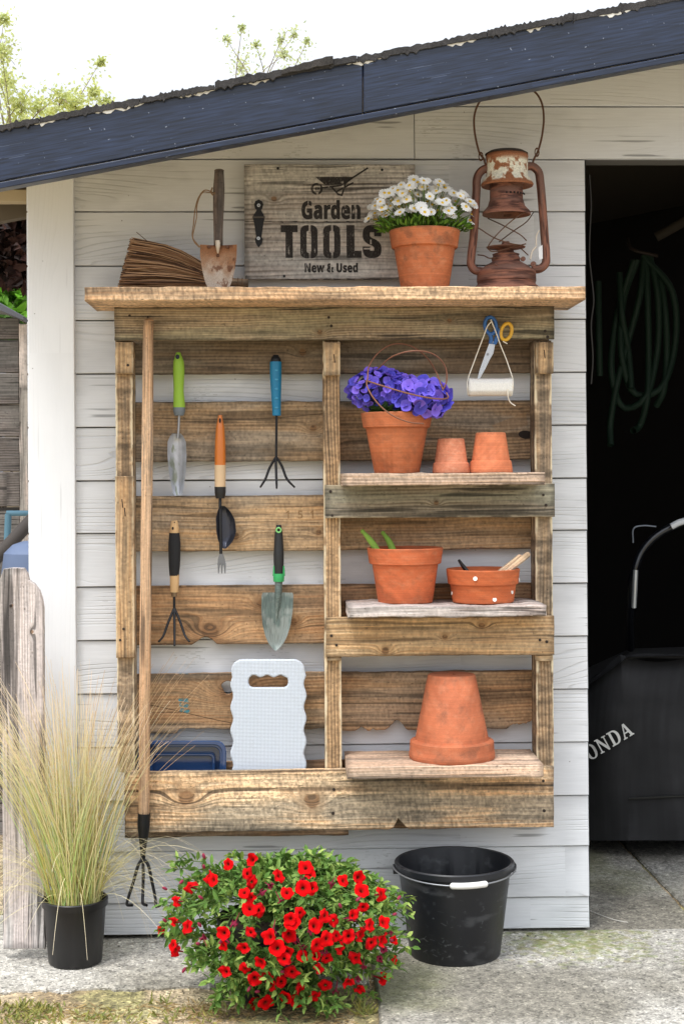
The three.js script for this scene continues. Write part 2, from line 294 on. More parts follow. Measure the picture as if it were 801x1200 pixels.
{
  const white = paintTex(9, [236, 238, 241], 0.25); white.bumpScale = 0.0012; white.roughness = 0.45;
  const c = board(34.5, 150, 88.5, 1094, -0.03, 0.026, { amp: 0.0003 }), X0 = c.X0;
  part(shed, 'corner_board', boxUV(c.g, X0, c.Y0, 1.6, 0.15, true), white);
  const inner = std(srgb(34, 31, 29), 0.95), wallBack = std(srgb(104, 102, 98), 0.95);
  const bx = (x0, y0, z0, x1, y1, z1) => { const g = new THREE.BoxGeometry(x1 - x0, y1 - y0, z1 - z0); g.translate((x0 + x1) / 2, (y0 + y1) / 2, (z0 + z1) / 2); return g; };
  const xs = X0 + 0.006, T = 2.62;
  const poly = (x0, y0, x1, z0, z1) => slab([[x0, y0], [x1, y0], [x1, roofY(x1)], [x0, roofY(x0)]], z0, z1, 0);
  part(shed, 'wall', merge([poly(xs, 0.006, xDoor - 0.003, -0.1, -0.0145), poly(xDoor - 0.003, yRows[15] + 0.004, 1.75, -0.1, -0.0145), poly(1.75, 0.006, xR, -0.1, -0.0145)]), wallBack);
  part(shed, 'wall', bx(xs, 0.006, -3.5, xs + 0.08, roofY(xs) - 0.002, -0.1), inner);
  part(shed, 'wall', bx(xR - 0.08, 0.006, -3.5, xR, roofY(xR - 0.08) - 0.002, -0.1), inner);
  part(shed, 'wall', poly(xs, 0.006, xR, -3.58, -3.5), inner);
  for (let i = 0; i < 18; i++) {                            // cladding
    if (yRows[i] > roofY(xs) - 0.03) break;
    const yHi = Math.min(yRows[i + 1] - 0.002, roofY(xs) - 0.004);
    // of the side wall, round the corner
    const g = slab(roughRect(-0.02, yRows[i] + (i ? 0.002 : 0.01), 3.5, yHi, 0.0004, i + 60, 0.1), 0, 0.014, 0.002);
    boxUV(g, hash(i, 7), yRows[i], 1.6, 0.15); g.rotateY(-Math.PI / 2); g.translate(xs + 0.001, 0, -3.5);
    part(shed, 'siding_board', g, sidingMats[(i + 1) % 4]);
  }
  // roof: two pieces of barge board, the strip under them, the deck and ragged shingles
  const ZB = 0.40, ZF = 0.44, blue = (() => {
    const t = paint(1400, 180, (u, v) => {
      const X = u * 1.5, Y = v * 0.18, gr = noise(X * 26, Y * 520), b = fbm(X * 3, Y * 12, 4), ring = Y * 90 + 3 * fbm(X * 1.3, Y * 6, 3), f = ring - Math.floor(ring);
      let m = 1 + 0.55 * (gr - 0.5) + 0.6 * (b - 0.5) - 0.16 * sstep(0.6, 0.9, f); let c = [30 * m, 39 * m, 58 * m];
      const w = fbm(X * 120, Y * 150, 2), sc = fbm(X * 6 + 9, Y * 210, 2); if (w > 0.9) c = mix(c, [190, 196, 206], 0.6); if (sc > 0.84) c = mix(c, [110, 122, 146], 0.45);
      return c;
    });
    return new THREE.MeshStandardMaterial({ map: t, bumpMap: t, bumpScale: 0.0015, roughness: 0.34 });
  })();
  const top = (x) => 152 - x * 0.1925, low = (x) => 221 - x * 0.1882;
  const quad = (xa, xb, ya, yb, z0, z1, amp, seed, n = 40) => {
    const pts = []; for (let i = 0; i <= n; i++) { const x = lerp(xa, xb, i / n); const q = at(x, yb(x), z1); pts.push([q.x, q.y + amp * (fbm(x * 0.05 + seed, seed, 3) - 0.5)]); }
    for (let i = n; i >= 0; i--) { const x = lerp(xa, xb, i / n); const q = at(x, ya(x), z1); pts.push([q.x, q.y + amp * (fbm(x * 0.06 + seed, seed + 4, 3) - 0.5)]); }
    const g = slab(pts, z0, z1, 0.002), a = at(xa, (ya(xa) + yb(xa)) / 2, z1), b = at(xb, (ya(xb) + yb(xb)) / 2, z1), ang = Math.atan2(b.y - a.y, b.x - a.x);
    g.translate(-a.x, -a.y, 0); g.rotateZ(-ang); boxUV(g, 0, -0.08, 1.5, 0.18); g.rotateZ(ang); g.translate(a.x, a.y, 0);
    return g;
  };
  const lipTop = (x) => low(x) - 9;
  part(shed, 'barge_board', quad(-70, 424.5, top, lipTop, ZB, ZF, 0.003, 3), blue);
  part(shed, 'barge_board', quad(425.5, 1500, top, lipTop, ZB, ZF + 0.001, 0.003, 8), blue);
  part(shed, 'drip_strip', quad(-70, 1500, (x) => lipTop(x) + 1.6, low, ZB + 0.004, ZF + 0.007, 0.001, 5, 60), blue);
  const a = at(-70, top(-70), ZF), b = at(1500, top(1500), ZF), up = (x) => lerp(a.y, b.y, (x - a.x) / (b.x - a.x));
  const deckMat = std(srgb(96, 86, 72), 0.9), eaveMat = std(srgb(176, 160, 132), 0.9);
  const deck = (z0, z1, off, th) => { const g = slab([[a.x, a.y + off - th], [b.x, b.y + off - th], [b.x, b.y + off], [a.x, a.y + off]], z0, z1, 0); return g; };
  part(shed, 'roof_deck', deck(-3.6, -0.1, -0.012, 0.02), deckMat); part(shed, 'eave_deck', deck(-0.099, ZB - 0.002, -0.012, 0.02), std(srgb(186, 178, 160), 0.9));
  for (const z of [0.2, -0.12]) { const g = slab([[a.x, a.y - 0.12], [b.x, b.y - 0.12], [b.x, b.y - 0.033], [a.x, a.y - 0.033]], z - 0.02, z + 0.02, 0); if (z < 0) part(shed, 'rafter', g, deckMat); }
  const shingleTex = paint(512, 256, (u, v) => { const n = noise(u * 300, v * 150), b = fbm(u * 12, v * 6, 4), m = 0.55 + 0.6 * n + 0.5 * (b - 0.5); return [66 * m, 64 * m, 64 * m]; });
  const shingle = new THREE.MeshStandardMaterial({ map: shingleTex, bumpMap: shingleTex, bumpScale: 0.004, roughness: 0.95 }), r = rng(77);
  const flake = std(srgb(222, 220, 214), 0.7);
  for (let x = a.x; x < b.x - 0.1;) {                       // ragged asphalt shingles over the edge
    const l = 0.16 + r() * 0.2, n = 44, pts = [], lift = r() * 0.004, pa = [];
    for (let i = 0; i <= n; i++) { const X = x + l * i / n; pts.push([X, up(X) - 0.003 - 0.009 * r() * (r() > 0.75 ? 1 : 0.2)]); pa.push([X, up(X) + 0.0045 + lift + 0.004 * r() + 0.005 * fbm(X * 40, 3, 3) + (r() > 0.9 ? 0.005 : 0)]); }
    const g = slab([...pts, ...pa.reverse()], -3.6, ZF + 0.004 + 0.012 * r(), 0.0006);
    boxUV(g, x, up(x), 0.4, 0.2); part(shed, 'roof_shingle', g, shingle); x += l + 0.0015;
  }
  for (const [x, w] of [[40, 26], [110, 60], [205, 50], [285, 34], [405, 44], [520, 40], [612, 26], [700, 40]]) {
    const pts = [], pb = []; for (let i = 0; i <= 12; i++) { const X = x + w * i / 12, q = at(X, top(X) + 1, ZF + 0.001), h = (0.002 + 0.011 * r()) * Math.sin(Math.PI * (i + 0.6) / 13.2); pts.push([q.x, q.y - h]); pb.push([q.x, q.y + 0.004]); }
    part(shed, 'bare_edge', slab([...pts, ...pb.reverse()], ZF - 0.01, ZF + 0.0022, 0.0004), flake);
  }
  const curlPts = []; for (let i = 0; i <= 14; i++) { const x = 330 + 60 * i / 14, q = at(x, top(x) - 2, ZF + 0.006); curlPts.push([q.x, q.y - 0.006 + 0.004 * r()]); }
  const curlTop = []; for (let i = 14; i >= 0; i--) { const x = 330 + 60 * i / 14, q = at(x, top(x) - 2, ZF + 0.006); curlTop.push([q.x, q.y + 0.004 + 0.012 * Math.sqrt(i / 14) + 0.004 * r()]); }
  const cg = slab([...curlPts, ...curlTop], 0.3, ZF + 0.02, 0.001); boxUV(cg, 0, 2.5, 0.4, 0.2); part(shed, 'roof_shingle', cg, new THREE.MeshStandardMaterial({ map: shingleTex, bumpMap: shingleTex, bumpScale: 0.004, roughness: 0.95, color: srgb(255, 250, 240) }));
  // soffit fascia seen under the eave at far left, crack above the door
  const sg = board(-60, 222, 34, 236, -0.06, -0.01, { amp: 0.0005 }); part(shed, 'eave_board', sg.g, eaveMat);
  part(shed, 'door_trim', merge([bx(xDoor - 0.002, 0.02, -0.1, xDoor + 0.004, yRows[15], -0.006)]), std(srgb(20, 19, 19), 0.9));
  const strip = [[690, 205], [692, 240], [691, 262], [690, 300], [693, 330], [695, 352], [692, 380], [694, 420], [692, 450]].map(([x, y], i) => at(x, y, -0.03 + 0.004 * (i % 2)));
  part(shed, 'weather_strip', tube(strip, 0.0022, 60, 5), std(srgb(46, 44, 42), 0.8));
}

// ------------------------------------------------------------------ the pallet organiser on the wall
const pallet = thing('pallet_organizer', 'reclaimed brown pallet fixed to the shed wall as a tool rack with shelves', 'pallet rack', at(391, 975, 0.04));
const ZS = 0.022, ZSF = 0.042, ZP = 0.126, ZFR = 0.148;     // back slats, stringers, front boards
let wseed = 10;
function plank(name, x0, y0, x1, y1, zb, zf, o, geo = {}, over) {
  const b = board(x0, y0, x1, y1, zb, zf, { seed: ++wseed, ...geo });
  return part(pallet, name, b.g, woodMat({ L: b.L, W: b.W, seed: wseed, ...o }, over), o.label ? { label: o.label } : undefined);
}
const uvx = (X0, X1, x) => (x - X0) / (X1 - X0);
// back slats
plank('back_slat', 141, 385, 643, 438, ZS, ZSF, { light: [150, 126, 92], dark: [104, 84, 58], weather: 0.3, knots: [[0.5, 0.06, 0.012]] });
plank('back_slat', 141, 470, 643, 540, ZS, ZSF, { light: [178, 146, 100], dark: [128, 98, 60], weather: 0.4, saw: 0.5, knots: [[0.53, 0.09, 0.012], [0.58, 0.05, 0.01]] }, { amp: 0.0012 }, (g, w, h) => {
  g.strokeStyle = 'rgba(50,35,22,.75)'; g.lineWidth = 1.6; g.beginPath(); g.moveTo(0, h * 0.22); g.bezierCurveTo(w * 0.2, h * 0.36, w * 0.36, h * 0.3, w * 0.48, h * 0.2); g.stroke();
  g.fillStyle = 'rgba(30,22,17,.97)'; g.beginPath(); g.ellipse(w * 0.945, h * 0.58, 24, 13, 0.1, 0, 7); g.fill();
  g.fillStyle = 'rgba(150,112,72,.3)'; g.beginPath(); g.moveTo(w * 0.865, h * 0.42); g.lineTo(w * 0.945, h * 0.2); g.lineTo(w * 0.95, h * 0.42); g.lineTo(w * 0.88, h * 0.55); g.fill();
});
plank('back_slat', 141, 580, 643, 645, ZS, ZSF, { light: [200, 164, 112], dark: [156, 116, 66], weather: 0.28, saw: 0.4, knots: [[0.315, 0.04, 0.013], [0.545, 0.05, 0.009]] }, { amp: 0.0012 }, (g, w, h) => {
  g.font = 'bold 32px monospace'; g.fillStyle = 'rgba(110,78,44,.55)'; g.fillText('1 5 1', w * uvx(141, 643, 333), h * 0.42);
  g.strokeStyle = 'rgba(70,50,30,.6)'; g.lineWidth = 1.3; g.beginPath(); g.moveTo(0, h * 0.45); g.bezierCurveTo(w * 0.1, h * 0.5, w * 0.2, h * 0.42, w * 0.46, h * 0.5); g.stroke();
});
{
  const notch = (x) => { const n = at(241, 753, ZSF).x; const d = (x - n) / 0.032; return Math.abs(d) < 1 ? 0.022 * Math.cos(d * 1.57) : 0; };
  plank('back_slat', 141, 685, 643, 754, ZS, ZSF, { light: [198, 150, 92], dark: [150, 100, 52], weather: 0.16, saw: 0.25, knots: [[0.245, 0.035, 0.028], [0.39, 0.11, 0.016], [0.475, 0.06, 0.013]] }, { lower: notch });
}
{
  const s = at(208, 850, ZSF).x, e = at(640, 850, ZSF).x, mid = at(400, 850, ZSF).x;
  const torn = (x) => (x > mid ? 0.003 + 0.085 * Math.max(0, fbm(x * 21 + 5, 4, 5) - 0.44) : x > s ? 0.011 + 0.012 * (fbm(x * 30, 9, 3) - 0.5) : 0.002);
  const k = at(267, 806, ZSF), hole = []; for (let i = 0; i < 14; i++) { const a = i / 14 * 6.283; hole.push([k.x + 0.017 * Math.cos(a) * (1 + 0.2 * Math.sin(3 * a)), k.y + 0.019 * Math.sin(a)]); }
  plank('back_slat', 141, 788, 643, 858, ZS, ZSF, { light: [190, 148, 94], dark: [142, 100, 56], weather: 0.3, saw: 0.4, knots: [[0.295, 0.12, 0.03], [0.93, 0.12, 0.012]] }, { lower: torn, holes: [hole], amp: 0.0016, step: 0.005 }, (g, w, h) => {
    const r = rng(4), u0 = w * uvx(141, 643, 209); g.save(); g.translate(u0, h * 0.38); g.rotate(0.2);
    for (let row = 0; row < 3; row++) for (let i = 0; i < 60; i++) { g.fillStyle = `rgba(30,${112 + r() * 30},${146 + r() * 25},${0.25 + r() * 0.5})`; g.fillRect((r() * 30 + row * 5), row * 17 + r() * 11, 1 + r() * 4, 1 + r() * 2.4); }
    g.restore();
    g.strokeStyle = 'rgba(40,28,18,.8)'; g.lineWidth = 1.6; g.beginPath(); g.moveTo(w * 0.06, h * 0.5); g.bezierCurveTo(w * 0.12, h * 0.58, w * 0.2, h * 0.76, w * 0.28, h * 0.86); g.stroke();
  });
}
plank('back_slat', 146, 893, 408, 980.5, ZS, ZSF, { light: [186, 138, 88], dark: [140, 96, 54], weather: 0.4 }, { amp: 0.0016 });
plank('back_slat', 410, 893, 643, 970, ZS, ZSF, { light: [186, 138, 88], dark: [140, 96, 54], weather: 0.4 }, { amp: 0.0016 });
// stringers
const strW = { light: [176, 146, 102], dark: [122, 94, 58], weather: 0.2, saw: 0.6, bands: 1.1, pale: 1, crack: 0.2 };
const so = ZSF + 0.001;
plank('stringer', 136.5, 399, 156.5, 905, so, ZP, strW, { amp: 0.0012 });
plank('stringer', 379.5, 399, 399, 905, so, ZP, { ...strW, bands: 0.6, weather: 0.1, light: [212, 166, 104] }, { amp: 0.0012 });
plank('stringer', 627, 399, 647, 905, so, ZP, strW, { amp: 0.0012 });
const blk = { light: [208, 170, 112], dark: [168, 126, 74], weather: 0.15, saw: 0.3, crack: 0.3, pale: 0.6 };
const zb = ZP + 0.0005;
plank('broken_slat_end', 135.5, 401, 156.5, 437.5, zb, ZFR, blk, { amp: 0.0003 }); plank('broken_slat_end', 379, 401, 398.5, 440, zb, ZFR, blk, { amp: 0.0003 }); plank('broken_slat_end', 627.5, 401, 648, 437.5, zb, ZFR, blk, { amp: 0.0003 });
plank('broken_slat_end', 135.5, 558, 157.5, 771, zb, ZFR, { ...blk, knots: [] }, { amp: 0.0006 });
for (const [a, b] of [[383, 400], [626.5, 647]]) plank('broken_slat_end', a, 767.5, b, 774, zb, ZFR - 0.006, blk, { amp: 0.0025 });
// front boards
plank('header_board', 134, 359.5, 649, 398, zb, ZFR, { light: [188, 170, 132], dark: [132, 112, 76], grey: [146, 142, 116], weather: 0.5, saw: 0.3, crack: 0.7, lines: 150, knots: [[0.9, 0.05, 0.007], [0.55, 0.02, 0.008]] });
plank('rail', 380.5, 567.5, 649.5, 606.5, zb, ZFR, { light: [166, 156, 128], dark: [112, 102, 76], grey: [138, 136, 118], weather: 0.7, saw: 0.2, crack: 0.6, pale: 0.5, knots: [[0.3, 0.04, 0.008]] }, { amp: 0.0014 });
plank('rail', 382, 723, 649, 768.5, zb, ZFR, { tone: 1.06, light: [212, 174, 114], dark: [160, 118, 66], weather: 0.12, saw: 0.3, knots: [[0.32, 0.05, 0.008], [0.16, 0.015, 0.012], [0.42, 0.08, 0.01]] }, { amp: 0.0014 });
{
  const n = at(466, 973, ZFR).x, notch = (x) => { const d = (x - n) / 0.028; return d > -0.5 && d < 1 ? 0.036 * (d < -0.2 ? (d + 0.5) / 0.3 : (1 - d) / 1.2) : 0; };
  plank('bottom_board', 147, 902, 648.5, 973, zb, ZFR, { light: [226, 190, 136], dark: [180, 136, 84], grey: [152, 142, 124], weather: 0.6, saw: 0.9, crack: 0.5, lines: 85, tone: 1.08, knots: [[0.163, 0.092, 0.024], [0.50, 0.08, 0.024]] }, { lower: notch, amp: 0.0016 }, (g, w, h) => {
    const r = rng(12); for (let i = 0; i < 900; i++) { const x = w * (0.5 + 0.5 * Math.sqrt(r())), y = r() * h; g.fillStyle = `rgba(60,54,46,${0.06 + 0.1 * r()})`; g.fillRect(x, y, 2 + r() * 26, 1 + r() * 1.6); }
    for (let i = 0; i < 260; i++) { g.fillStyle = `rgba(70,60,46,${0.12 + 0.14 * r()})`; g.fillRect(r() * w * 0.6, r() * h * (r() > 0.5 ? 0.25 : 1), 2 + r() * 7, 1 + r() * 2); }
  });
}
// shelves: deep boards lying on the rails
function shelfBoard(name, x0, x1, yTop, yBot, zf, o, amp = 0.0016) {
  const a = at(x0, yTop, zf), b = at(x1, yBot, zf), g = slab(roughRect(a.x, b.y, b.x, a.y, amp, ++wseed, 0.012), so, zf, 0.0025), L = b.x - a.x;
  const p = g.attributes.position; boxUV(g, a.x, b.y, L, 0.24);
  for (let i = 0; i < p.count; i++) if (p.getZ(i) > zf - 0.003 && p.getX(i) > a.x + 0.01) p.setZ(i, p.getZ(i) + 0.004 * (fbm(p.getX(i) * 16 + wseed, 2, 3) - 0.5));
  part(pallet, name, g, woodMat({ L, W: 0.24, seed: wseed, edge: 0.05, ...o }));
  return a.y;
}
const yTop = shelfBoard('top_shelf', 99, 685.5, 336.5, 351, 0.31, { tone: 1.0, light: [232, 190, 134], dark: [196, 146, 92], weather: 0.1, saw: 0.9, crack: 0.2, lines: 90 });
const y2 = shelfBoard('shelf', 401, 638.5, 555, 568, 0.275, { light: [214, 184, 150], dark: [170, 138, 104], weather: 0.25, saw: 0.5 });
const y3 = shelfBoard('shelf', 407.5, 640, 711.5, 722, 0.275, { light: [206, 188, 172], dark: [150, 130, 116], grey: [184, 176, 170], weather: 0.7, saw: 0.2, crack: 0.7 }, 0.003);
const y4 = shelfBoard('shelf', 406.5, 636.5, 899, 910.5, 0.275, { light: [228, 196, 158], dark: [190, 150, 112], weather: 0.15, saw: 0.3, knots: [[0.42, 0.1, 0.014]] });
for (const [x, y] of [[387, 576], [389, 604], [636, 580], [639, 592], [388, 745], [394, 756], [632, 750], [641, 395], [640, 752], [391, 925], [390, 953], [145, 737], [150, 428], [385, 372], [388, 382], [152, 370], [638, 388], [141, 750], [636, 915], [637, 950]]) part(pallet, 'nail', nailGeo(at(x, y, ZFR - 0.0005), 0.0035 + hash(x, y) * 0.001), rusty);
for (const [x, y] of [[391, 420], [637, 415], [143, 590], [146, 600]]) part(pallet, 'staple', rod(at(x, y - 5, ZFR), at(x + 1, y + 5, ZFR), 0.0014, 0.0014, 5), rusty);

// ------------------------------------------------------------------ terracotta pots
const clay = (seed, base, stain = 0.3, white = 0.2, dots) => {
  const t = paint(768, 320, (u, v) => {
    const a = u * 6.2832, x = Math.cos(a) * 1.1 + 5 + seed, z = Math.sin(a) * 1.1 + seed * 3, Y = v * 2.0;
    const n = fbm(x * 2.2 + 9, z * 2.2 + Y * 2.6, 5) * 0.5 + fbm(x * 2.4 + Y * 2.2, z * 0.7 + seed, 5) * 0.5, n2 = fbm(x * 7 + 20, z * 2 - Y * 8, 4) * 0.5 + fbm(z * 7 + 3, x * 2 + Y * 8, 4) * 0.5, f = noise(u * 700, v * 240 + seed), ring = noise(seed, v * 70);
    let c = mix(base, [base[0] * 0.76, base[1] * 0.7, base[2] * 0.64], sstep(0.3, 0.72, n) * 0.5);
    c = mix(c, [214, 172, 144], sstep(0.42, 0.82, n2) * white * 0.55);
    c = mix(c, [92, 62, 46], sstep(0.48, 0.74, fbm(x * 5 + 70, Y * 5 + z, 5) * 0.5 + fbm(z * 5 + 7, Y * 5 + x, 5) * 0.5) * stain * (0.4 + 0.6 * noise(u * 260, v * 110)));
    c = mix(c, [110, 74, 54], (1 - sstep(0.0, 0.12, v < 0.5 ? v : 1 - v)) * 0.25 * noise(u * 40, v * 20));
    const m = 1 + 0.14 * (f - 0.5) + 0.08 * (ring - 0.5);
    return c.map((q) => q * m);
  }, dots);
  const rough = 0.78;
  return new THREE.MeshStandardMaterial({ map: t, bumpMap: t, bumpScale: 0.0015, roughness: rough });
};
// pot with a rim, wall thickness and a soil line; h height, rt rim radius, rb foot radius, rh rim depth
function potGeo(h, rt, rb, rh, w = 0.006, lip = 0.007) {
  const rN = lerp(rb, rt - lip, (h - rh) / h), c = 0.0022;
  return lathe([[0, 0], [rb - c, 0], [rb, c], [rN, h - rh - 0.001], [rN + lip * 0.55, h - rh], [rN + lip, h - rh + c], [rt - c * 0.4, h - c], [rt - c, h], [rt - w + c, h], [rt - w, h - c], [rN - w * 0.6, h - rh], [rb - w, w], [0, w]], 56);
}
function flip(g, h) { g.rotateX(Math.PI); g.translate(0, h, 0); return g; }
const basePt = (px, y, z) => { const p = at(px, 600, z); return new V3(p.x, y, z); };
const leafy = (r, g, b) => new THREE.MeshPhysicalMaterial({ color: srgb(r, g, b), roughness: 0.6, transmission: 0.0, side: THREE.DoubleSide });
const soilMat = std(srgb(58, 46, 36), 1);

// big pot upside down on the lowest shelf
{
  const z = 0.155, s = mpp(z), T = thing('terracotta_pot', 'large empty clay pot upside down alone on the lowest shelf', 'flower pot', basePt(527.5, y4, z), 'clay pots turned upside down');
  const h = 0.224, rt = 50.5 * s, rb = 28 * s;
  const g = flip(lathe([[0.012, 0.008], [0.012, 0], [rb - 0.003, 0], [rb, 0.003], [lerp(rb, rt, 0.75) - 0.004, h - 0.05], [rt - 0.006, h - 0.048], [rt - 0.003, h - 0.045], [rt - 0.002, h - 0.018], [rt - 0.0005, h - 0.015], [rt, h - 0.004], [rt - 0.002, h], [rt - 0.01, h], [rb - 0.008, 0.01], [0.012, 0.008]], 64), h);
  const m = new THREE.Mesh(g, clay(5, [194, 110, 72], 0.45, 0.3)); m.name = 'pot'; shade(m); T.add(m);
}
for (const [x, rw, rbw, yt, zz, sd, lab] of [[528.5, 22.5, 15.5, 514, 0.19, 7, 'smaller of the two clay pots upside down on the upper shelf'], [575, 26.2, 17.5, 507, 0.185, 9, 'bigger of the two clay pots upside down on the upper shelf']]) {
  const s = mpp(zz), h = at(x, yt, zz).y - y2, T = thing('terracotta_pot', lab, 'flower pot', basePt(x, y2, zz), 'clay pots turned upside down');
  const m = shade(new THREE.Mesh(flip(potGeo(h, rw * s, rbw * s, h * 0.3, 0.004, 0.004), h), clay(sd, sd === 7 ? [206, 128, 94] : [208, 120, 78], 0.1, sd === 7 ? 0.6 : 0.2))); m.name = 'pot'; T.add(m);
}

// ------------------------------------------------------------------ small plants
function petalGeo(l, w, cup, n = 4) {                       // a petal from the origin along +x, cupped upward (y)
  const pos = [], idx = []; for (let i = 0; i <= n; i++) { const t = i / n, ww = w * Math.sin(Math.PI * Math.min(0.97, 0.12 + t * 0.86)) ** 0.7; for (const s of [-1, 0, 1]) pos.push(l * t, cup * t * t * l + (s ? 0.16 * ww : 0), s * ww); }
  for (let i = 0; i < n; i++) for (let k = 0; k < 2; k++) { const a = i * 3 + k; idx.push(a, a + 1, a + 3, a + 1, a + 4, a + 3); }
  const g = new THREE.BufferGeometry(); g.setAttribute('position', new THREE.Float32BufferAttribute(pos, 3)); g.setIndex(idx); g.computeVertexNormals(); return g;
}
function tint(g, f) { const p = g.attributes.position, c = new Float32Array(p.count * 3); for (let i = 0; i < p.count; i++) { const k = f(p.getX(i), p.getY(i), p.getZ(i), i); c[i * 3] = k.r; c[i * 3 + 1] = k.g; c[i * 3 + 2] = k.b; } g.setAttribute('color', new THREE.BufferAttribute(c, 3)); return g; }
const strip = (g) => { for (const k of Object.keys(g.attributes)) if (!['position', 'normal', 'color'].includes(k)) g.deleteAttribute(k); return g.index ? g.toNonIndexed() : g; };
const join = (l) => mergeGeometries(l.map(strip), false);
const face = (m, dir, spin = 0) => { m.quaternion.setFromUnitVectors(new V3(0, 1, 0), dir.clone().normalize()); m.rotateY(spin); return m; };
// a loose bunch of leaves: list of [position, direction, length, width, colour]
function leafMass(list) {
  const pos = [], col = [], d = new V3(), s = new V3(), n = new V3(), up = new V3(0, 1, 0);
  for (const [p, dir, l, w, c, roll = 0] of list) {
    d.copy(dir).normalize(); s.crossVectors(d, up); if (s.lengthSq() < 1e-4) s.set(1, 0, 0); s.normalize(); n.crossVectors(s, d); s.applyAxisAngle(d, roll); n.applyAxisAngle(d, roll);
    const P = (t, k, q) => [p.x + d.x * l * t + s.x * w * k + n.x * w * q - up.x, p.y + d.y * l * t + s.y * w * k + n.y * w * q, p.z + d.z * l * t + s.z * w * k + n.z * w * q];
    const a = P(0, 0, 0), m1 = P(0.33, 0, 0.02), m2 = P(0.7, 0, -0.06), e = P(1, 0, -0.35), l1 = P(0.35, 0.5, 0.22), l2 = P(0.7, 0.42, 0.1), r1 = P(0.35, -0.5, 0.22), r2 = P(0.7, -0.42, 0.1);
    for (const t of [[a, l1, m1], [l1, l2, m2], [l1, m2, m1], [l2, e, m2], [a, m1, r1], [r1, m1, m2], [r1, m2, r2], [r2, m2, e]]) for (const v of t) { pos.push(...v); col.push(c.r, c.g, c.b); }
  }
  const g = new THREE.BufferGeometry(); g.setAttribute('position', new THREE.Float32BufferAttribute(pos, 3)); g.setAttribute('color', new THREE.Float32BufferAttribute(col, 3)); g.computeVertexNormals(); return g;
}
const leafVC = new THREE.MeshPhysicalMaterial({ vertexColors: true, roughness: 0.7, specularIntensity: 0.5, side: THREE.DoubleSide, transmission: 0.25, thickness: 0 });
const bloomVC = new THREE.MeshStandardMaterial({ vertexColors: true, roughness: 0.7, side: THREE.DoubleSide });
const rand3 = (r) => new V3(r() * 2 - 1, r() * 2 - 1, r() * 2 - 1);

// daisies in a clay pot on the top shelf
{
  const z = 0.165, s = mpp(z), r = rng(21), rt = 42 * s, h = at(499, 264, z + rt).y - yTop;
  const T = thing('daisy_pot', 'clay pot of white daisies beside the sign on the top shelf', 'potted plant', basePt(499, yTop, z));
  const pg = shade(new THREE.Mesh(potGeo(h, rt, 27.5 * s, 21 * s), clay(14, [200, 116, 72], 0.6, 0.45))); pg.name = 'pot'; T.add(pg);
  const so2 = shade(new THREE.Mesh(new THREE.CylinderGeometry(rt - 0.009, rt - 0.012, 0.02, 24), soilMat)); so2.name = 'soil'; so2.position.y = h - 0.025; T.add(so2);
  const kinds = [0, 1, 2].map((k) => {
    const l = [], n = 13, g0 = 0.012; for (let i = 0; i < n; i++) { const p = petalGeo(g0 * (0.9 + 0.2 * hash(i, k)), 0.0042, 0.12 - 0.12 * k + 0.1 * hash(i, k + 5), 3); p.rotateY(i / n * 6.283 + 0.1 * hash(i, 3)); l.push(tint(p, (x, y, zz) => srgb(246, 246, 244))); }
    const c = new THREE.SphereGeometry(0.0033, 8, 5); c.scale(1, 0.55, 1); c.translate(0, 0.0012, 0); l.push(tint(c, () => srgb(228, 190, 60))); return join(l);
  });
  const leaves = [], stems = [], heads = [];
  const cy = h;
  for (let i = 0; i < 215; i++) {
    const a = r() * 6.283, q = Math.sqrt(r()), px = -3 + Math.cos(a) * q * 68, ht = 0.02 + 0.105 * (1 - 0.55 * (px + 1) ** 2 / 4600) * (0.2 + 0.95 * r());
    heads.push(new V3(px * s, cy + clamp(ht - 0.01, 0.005, 0.13), Math.sin(a) * q * 0.10 + 0.01));
  }
  for (const p of heads) {
    const m = shade(new THREE.Mesh(kinds[Math.floor(r() * 3)], bloomVC)); m.name = 'daisy_flower'; m.position.copy(p); face(m, new V3((p.x) * 4 + (r() - 0.5) * 0.8, 0.6 + r() * 0.4, 0.6 + p.z * 4 + (r() - 0.5) * 0.6), r() * 6); m.scale.setScalar(1.0 + r() * 0.5); T.add(m);
    stems.push(tube([new V3(p.x * 0.25, cy - 0.02, p.z * 0.25), new V3(p.x * 0.7, cy + p.y * 0.02 + (p.y - cy) * 0.5, p.z * 0.7), p.clone()], 0.0009, 5, 4));
  }
  for (let i = 0; i < 620; i++) {
    const a = r() * 6.283, q = Math.sqrt(r()), p = new V3(Math.cos(a) * q * 0.12, cy - 0.012 + r() * 0.07 * (1.1 - q * 0.6), Math.sin(a) * q * 0.095), k = r();
    if (p.y < cy && Math.hypot(p.x, p.z) > rt - 0.012) p.y = cy + 0.004;
    leaves.push([p, new V3(p.x * 6 + r() - 0.5, 0.5 + r() - 0.5 * q, p.z * 6 + r() - 0.3), 0.014 + r() * 0.016, 0.006, srgb(70 + 60 * k, 110 + 60 * k, 34 + 26 * k), r() * 3]);
  }
  const lm = shade(new THREE.Mesh(leafMass(leaves), leafVC)); lm.name = 'foliage'; lm.userData.kind = 'stuff'; T.add(lm);
  const sm = shade(new THREE.Mesh(join(stems), std(srgb(96, 124, 52), 0.7))); sm.name = 'stems'; sm.userData.kind = 'stuff'; T.add(sm);
}

